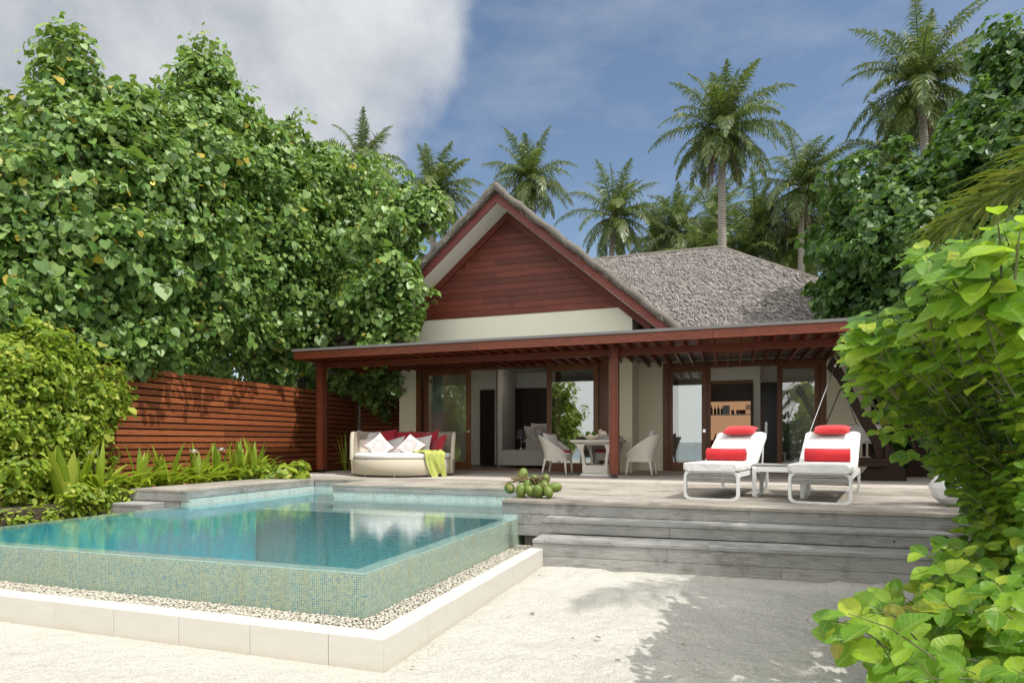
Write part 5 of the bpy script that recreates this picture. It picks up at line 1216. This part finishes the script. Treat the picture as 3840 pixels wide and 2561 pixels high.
# near palm at the right edge whose fronds reach into the picture
f1a, f1b = np.array(qd(2420, 360, 4.3)), np.array(qd(2120, 500, 4.9)); f2a, f2b = np.array(qd(2210, 640, 6.3)), np.array(qd(2085, 760, 6.4))
cp2 = (6.9, 4.3, 3.4)
palm('near palm at the right edge reaching two yellow-green fronds over the bush', cp2, base=(7.1, 4.4, 0), L=3.4, nf=32, n=60, lw=.016, ll=.62, tr=.14, mat=M['palmy'], nuts=False, group=None, upb=8,
     fronds=[(tuple(f1a+(f1a-f1b)*1.4), tuple(f1b-f1a), np.linalg.norm(f1b-f1a)*2.5, .25), (tuple(f2a+(f2a-f2b)*1.2), tuple(f2b-f2a), np.linalg.norm(f2b-f2a)*2.3, .2)])
# ---------------- foreground bush
def bush():
    t = thing('broad_leaf_bush', 'large bush with bright oval leaves filling the right foreground', 'bush', (3.2, 3.6, 0))
    shoots = []
    outline = [(2020, 790, 3.4), (1975, 770, 3.2), (2060, 740, 3.0), (2110, 800, 3.3), (2180, 760, 3.1), (2250, 700, 2.6), (2300, 640, 2.3), (2200, 620, 2.3), (2330, 560, 2.2), (2340, 700, 2.3), (2120, 610, 2.5), (2065, 900, 4.0), (2125, 880, 4.2), (2195, 870, 4.2), (2125, 960, 4.4), (2205, 960, 4.2), (2275, 860, 3.6), (2345, 830, 3.3), (2295, 950, 3.8), (2345, 950, 3.4), (2165, 1040, 4.3), (2245, 1050, 4.0), (2325, 1060, 3.6), (2345, 1060, 3.2), (2230, 1130, 3.9), (2300, 1150, 3.6), (2370, 1160, 3.2), (2250, 1220, 3.5), (2320, 1250, 3.3), (2340, 1260, 3.0), (2230, 1300, 3.1), (2300, 1340, 3.0), (2320, 1350, 2.8), (2150, 1380, 2.9), (2220, 1420, 2.7), (2300, 1440, 2.6), (2100, 1450, 2.7), (2170, 1500, 2.6), (2250, 1520, 2.5), (2330, 1530, 2.4), (2020, 1440, 2.7), (1960, 1430, 2.6), (2060, 1500, 2.5), (2120, 1540, 2.5), (2190, 1560, 2.4), (2060, 1390, 2.9), (2160, 1330, 3.2), (2190, 1270, 3.4), (2135, 850, 3.9), (2085, 830, 3.7), (1960, 800, 3.5), (2145, 900, 4.3), (2225, 1100, 4.2), (2170, 700, 2.9), (2290, 760, 2.9), (2420, 640, 2.9), (2480, 800, 3.0), (2440, 950, 3.3), (2420, 1080, 3.2), (2460, 1200, 3.0), (2430, 1330, 2.8), (2420, 1460, 2.6), (2580, 760, 3.4), (2600, 950, 3.5), (2580, 1150, 3.4), (2560, 1350, 3.1), (2380, 800, 3.9), (2420, 900, 4.2), (2400, 1050, 4.1), (2520, 1050, 4.0), (2700, 900, 3.8), (2700, 1150, 3.7)]
    parts = []; tw = MB(); root = Vector((3.2, 3.6, .1))
    def shoot(end, L, nl, sz, d=None):
        end = Vector(end); 
        if d is None:
            d = (end-root).normalized(); cd = (Vector(CAM)-end).normalized(); d = (d*.55+cd*random.uniform(-.15, .45)+Vector((random.uniform(-.5, .2), random.uniform(-.3, .3), random.uniform(-.15, .6)))).normalized()
        st = end-d*L+Vector((0, 0, -.06)); pts = [st, st.lerp(end, .5)+Vector((0, 0, .03)), end]; tw.tube([tuple(p) for p in pts], [.0045, .0035, .0015], 5)
        u_ = d.orthogonal().normalized(); w_ = d.cross(u_); P = []; N = []; T = []; Z = []
        for k in range(nl):
            f = (k+1)/nl; a = k*2.4+random.uniform(-.4, .4); o = u_*math.cos(a)+w_*math.sin(a); tt = (o*.9+d*(.35+.6*f)+Vector((0, 0, -.12))).normalized(); up = Vector((0, 0, 1))*.75+d*.45-o*.2+Vector((Vector(CAM)-end).normalized())*.35+Vector((random.uniform(-.35, .35), random.uniform(-.35, .35), 0))
            p = pts[0].lerp(pts[2], .15+.85*f); P.append(p+tt*.012); N.append(up); T.append(tt); Z.append(sz*random.uniform(.6, 1.1)*(1-.35*(f > .85)))
        v = cloud(np.array([p[:] for p in P]), np.array([p[:] for p in N]), np.array([p[:] for p in T]), np.array(Z), BIG); parts.append(v)
    for (x, y, d) in outline:
        for k in range((3 if y > 1360 and x < 2140 else 8) if d < 3.3 else 11):
            dd = d+random.uniform(-.15, .75); shoot(qd(x+random.uniform(-30, 34), y+random.uniform(-34, 34), dd), random.uniform(.2, .4), random.randint(6, 10), .10 if d > 3.5 else (.125 if d > 3 else .15))
    # explicit protruding shoots
    for (x, y, d, x2, y2, d2, n, s) in [(1955, 765, 3.1, 2060, 800, 3.2, 7, .15), (1985, 745, 3.0, 2030, 800, 3.1, 7, .15), (2010, 720, 3.0, 2040, 780, 3.1, 6, .15), (1905, 1425, 2.55, 2020, 1440, 2.6, 7, .125), (1930, 1470, 2.5, 2030, 1450, 2.6, 6, .12), (2000, 1390, 2.6, 2110, 1440, 2.65, 6, .12), (2120, 1270, 3.0, 2200, 1330, 3.1, 6, .12), (1950, 905, 3.9, 2050, 905, 4.0, 7, .10), (1985, 860, 3.8, 2070, 880, 3.9, 9, .10), (1995, 945, 3.9, 2080, 940, 4.0, 9, .10), (2010, 990, 4.1, 2090, 980, 4.2, 9, .10), (2030, 830, 3.7, 2090, 850, 3.8, 9, .11), (2040, 900, 4.0, 2110, 900, 4.1, 9, .10), (2050, 960, 4.1, 2120, 950, 4.2, 9, .10), (2060, 1040, 4.2, 2130, 1030, 4.3, 9, .10), (2125, 590, 2.4, 2210, 640, 2.4, 5, .13), (2215, 560, 2.3, 2240, 650, 2.3, 5, .15), (2290, 500, 2.2, 2300, 600, 2.2, 5, .14), (2345, 520, 2.1, 2330, 600, 2.1, 5, .15), (2170, 1250, 3.2, 2250, 1280, 3.2, 6, .12)]:
        a, c = qd(x, y, d), qd(x2, y2, d2); shoot(a, (a-c).length, n, s, (a-c).normalized())
    V, F, U = merge(parts); link('foliage', fastmesh('foliage', V, F, U), M['bush'], t, True, smooth=True)
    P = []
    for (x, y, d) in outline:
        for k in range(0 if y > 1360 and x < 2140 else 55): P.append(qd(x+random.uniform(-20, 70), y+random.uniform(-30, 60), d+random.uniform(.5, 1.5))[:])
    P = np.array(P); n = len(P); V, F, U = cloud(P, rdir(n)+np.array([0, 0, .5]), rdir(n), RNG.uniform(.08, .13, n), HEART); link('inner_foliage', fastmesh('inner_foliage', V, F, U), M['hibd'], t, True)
    for (x, y, d) in outline[::2]:
        e = qd(x, y, d+.9); m = root.lerp(e, .5)+Vector((.1, 0, .2)); tw.tube([root, m, e], [.018, .010, .003], 6)
    obj('stems', tw, M['twig'], t, True, smooth=True)
bush()
# trees standing out of frame on the right and behind the camera: they shade the sand and show in the glass
tree('shade_tree', 'leafy tree outside the right edge that dapples the sand with shade', (6.4, 2.6, 0), [((6.2, 3.6, 5.0), .8), ((6.9, 2.6, 5.6), .9), ((5.5, 6.6, 5.0), .6), ((6.0, 5.4, 4.6), .8), ((6.0, 7.8, 4.6), .6)], 5200, .16, M['hib'], .4, r0=.15, back=0)
palm('tall coconut palm outside the right edge shading the sand and steps', (6.1, 4.5, 9.0), base=(8, 3.2, 0), L=3.0, nf=22, n=54, lw=.03, ll=.7, nuts=False, group=None)
tree('shade_tree', 'leafy tree outside the left edge mirrored in the bedroom glass', (-13, 1.5, 0), [((-12.5, 1.5, 3.6), 1.6), ((-13.5, 3, 2.5), 1.5), ((-12.2, 0, 2.2), 1.4), ((-11.6, -2.5, 2.6), 1.5), ((-10.2, -4.0, 2.0), 1.1), ((-9.2, -5.2, 1.6), .9)], 6500, .17, M['vine'], .45, r0=.15, back=0)
tree('shade_tree', 'small leafy tree behind the viewer, mirrored in the bedroom glass', (-8.2, -2.6, 0), [((-8.3, -2.6, 2.6), 1.0), ((-8.0, -2.4, 1.4), .7), ((-8.4, -2.2, 3.8), .7)], 1500, .15, M['vine'], .4, r0=.06, back=0)
tree('shade_tree', 'small leafy tree behind the viewer, mirrored in the bar room glass', (3.9, -1.8, 0), [((3.9, -1.8, 2.4), 1.1), ((4.2, -1.4, 1.3), .8), ((3.6, -2.2, 3.5), .6)], 1500, .15, M['vine'], .4, r0=.06, back=0)
# leaves and twigs on the sand
P = np.array([(random.uniform(-2, 3), random.uniform(2.6, 6), .012) for _ in range(60)]); n = len(P)
V, F, U = cloud(P, rdir(n)*.3+np.array([0, 0, 1.]), rdir(n)*np.array([1, 1, .1]), RNG.uniform(.012, .045, n), OVAL); o = link('leaf_litter', fastmesh('leaf_litter', V, F, U), M['deadfrond']); tag(o, 'tiny dry leaf bits scattered over the sand', 'leaf litter', kind='stuff')
# ================================================================ LIGHT, SKY, CAMERA
ld = Vector((-.60, .23, -1)).normalized()
sun = bpy.data.lights.new('sun', 'SUN'); so = bpy.data.objects.new('sun', sun); COL.objects.link(so)
sun.energy = 4.2; sun.angle = math.radians(.6); sun.color = (1, .965, .90); so.rotation_euler = ld.to_track_quat('-Z', 'Y').to_euler()
sd = -ld; el = math.asin(sd.z); az = math.atan2(sd.x, sd.y)
W = bpy.data.worlds.new('World'); S.world = W; W.use_nodes = True; nt = W.node_tree; nt.nodes.clear()
t = NT.__new__(NT); t.t = nt
sky = t.n('ShaderNodeTexSky', sky_type='NISHITA', sun_disc=False, sun_elevation=el, sun_rotation=az, air_density=1., dust_density=1.0, ozone_density=1.5)
gen = t.n('ShaderNodeTexCoord').outputs['Generated']
def cdir(x, y): return (qd(x, y, 1)-Vector(CAM)).normalized()
def dotd(v): return t.n('ShaderNodeVectorMath', {0: gen, 1: tuple(v)}, operation='DOT_PRODUCT').outputs['Value']
n1_ = t.n('ShaderNodeTexNoise', {'Vector': gen, 'Scale': 3.4, 'Detail': 8., 'Roughness': .56}).outputs[0]
n2_ = t.n('ShaderNodeTexNoise', {'Vector': t.mp(gen, (1.5, 1.5, 4)), 'Scale': 2.6, 'Detail': 7., 'Roughness': .62}).outputs[0]
m1 = None
for (x, y, r, k) in ((480, 10, 19, 1.), (250, 110, 17, 1.), (740, 50, 12, 1.), (-250, -100, 28, 1.), (770, 170, 8, .9)):
    d0_ = dotd(cdir(x, y)); c0 = math.cos(math.radians(r)); q = t.math('MULTIPLY', t.math('DIVIDE', t.math('SUBTRACT', d0_, c0), (1-c0)), k); m1 = q if m1 is None else t.math('MAXIMUM', m1, q)
mask = t.math('ADD', m1, t.math('MULTIPLY', t.math('SUBTRACT', n1_, .5), 2.1))
mask = t.ramp(mask, [(.02, (0, 0, 0)), (.5, (.82,)*3), (.9, (.98,)*3)], 'EASE')
ccol = t.mix(t.ramp(n1_, [(.35, (0, 0, 0)), (.7, (1, 1, 1))]), (3.2, 3.4, 3.7, 1), (6.2, 6.3, 6.4, 1))
wisp = t.math('MULTIPLY', t.ramp(n2_, [(.48, (0, 0, 0)), (.8, (1, 1, 1))]), .3)
skc = t.mix(1., sky.outputs[0], (1.0, .98, .94, 1), 'MULTIPLY')
c = t.mix(wisp, skc, (4.5, 4.7, 5., 1)); c = t.mix(mask, c, ccol)
back = t.math('MULTIPLY', t.math('ADD', dotd((.30, -.83, .46)), .05), 1.3); bm_ = t.ramp(t.math('ADD', back, t.math('MULTIPLY', t.math('SUBTRACT', n1_, .5), .8)), [(.10, (0, 0, 0)), (.5, (1, 1, 1))])  # bright cloud bank added out of view behind the camera as frontal fill
c = t.mix(bm_, c, (12.5, 12.3, 12.0, 1))
bg = t.n('ShaderNodeBackground', {0: c, 1: .15}); t.n('ShaderNodeOutputWorld', {0: bg.outputs[0]})
cam = bpy.data.cameras.new('camera'); co = bpy.data.objects.new('camera', cam); COL.objects.link(co); S.camera = co
co.location = (0, 0, H_); co.rotation_euler = (PI/2, 0, th_); cam.sensor_width = 36; cam.lens = 36*f_/3840; cam.shift_y = (hy_-1280.5)/3840; cam.clip_start = .05; cam.clip_end = 5000
S.view_settings.view_transform = 'Standard'; S.view_settings.look = 'None'; S.view_settings.exposure = 0; S.view_settings.gamma = 1
cy = S.cycles; cy.max_bounces = 8; cy.transparent_max_bounces = 16; cy.glossy_bounces = 4; cy.transmission_bounces = 4; cy.diffuse_bounces = 3; cy.use_denoising = True; cy.caustics_reflective = False; cy.caustics_refractive = False; cy.sample_clamp_indirect = 6
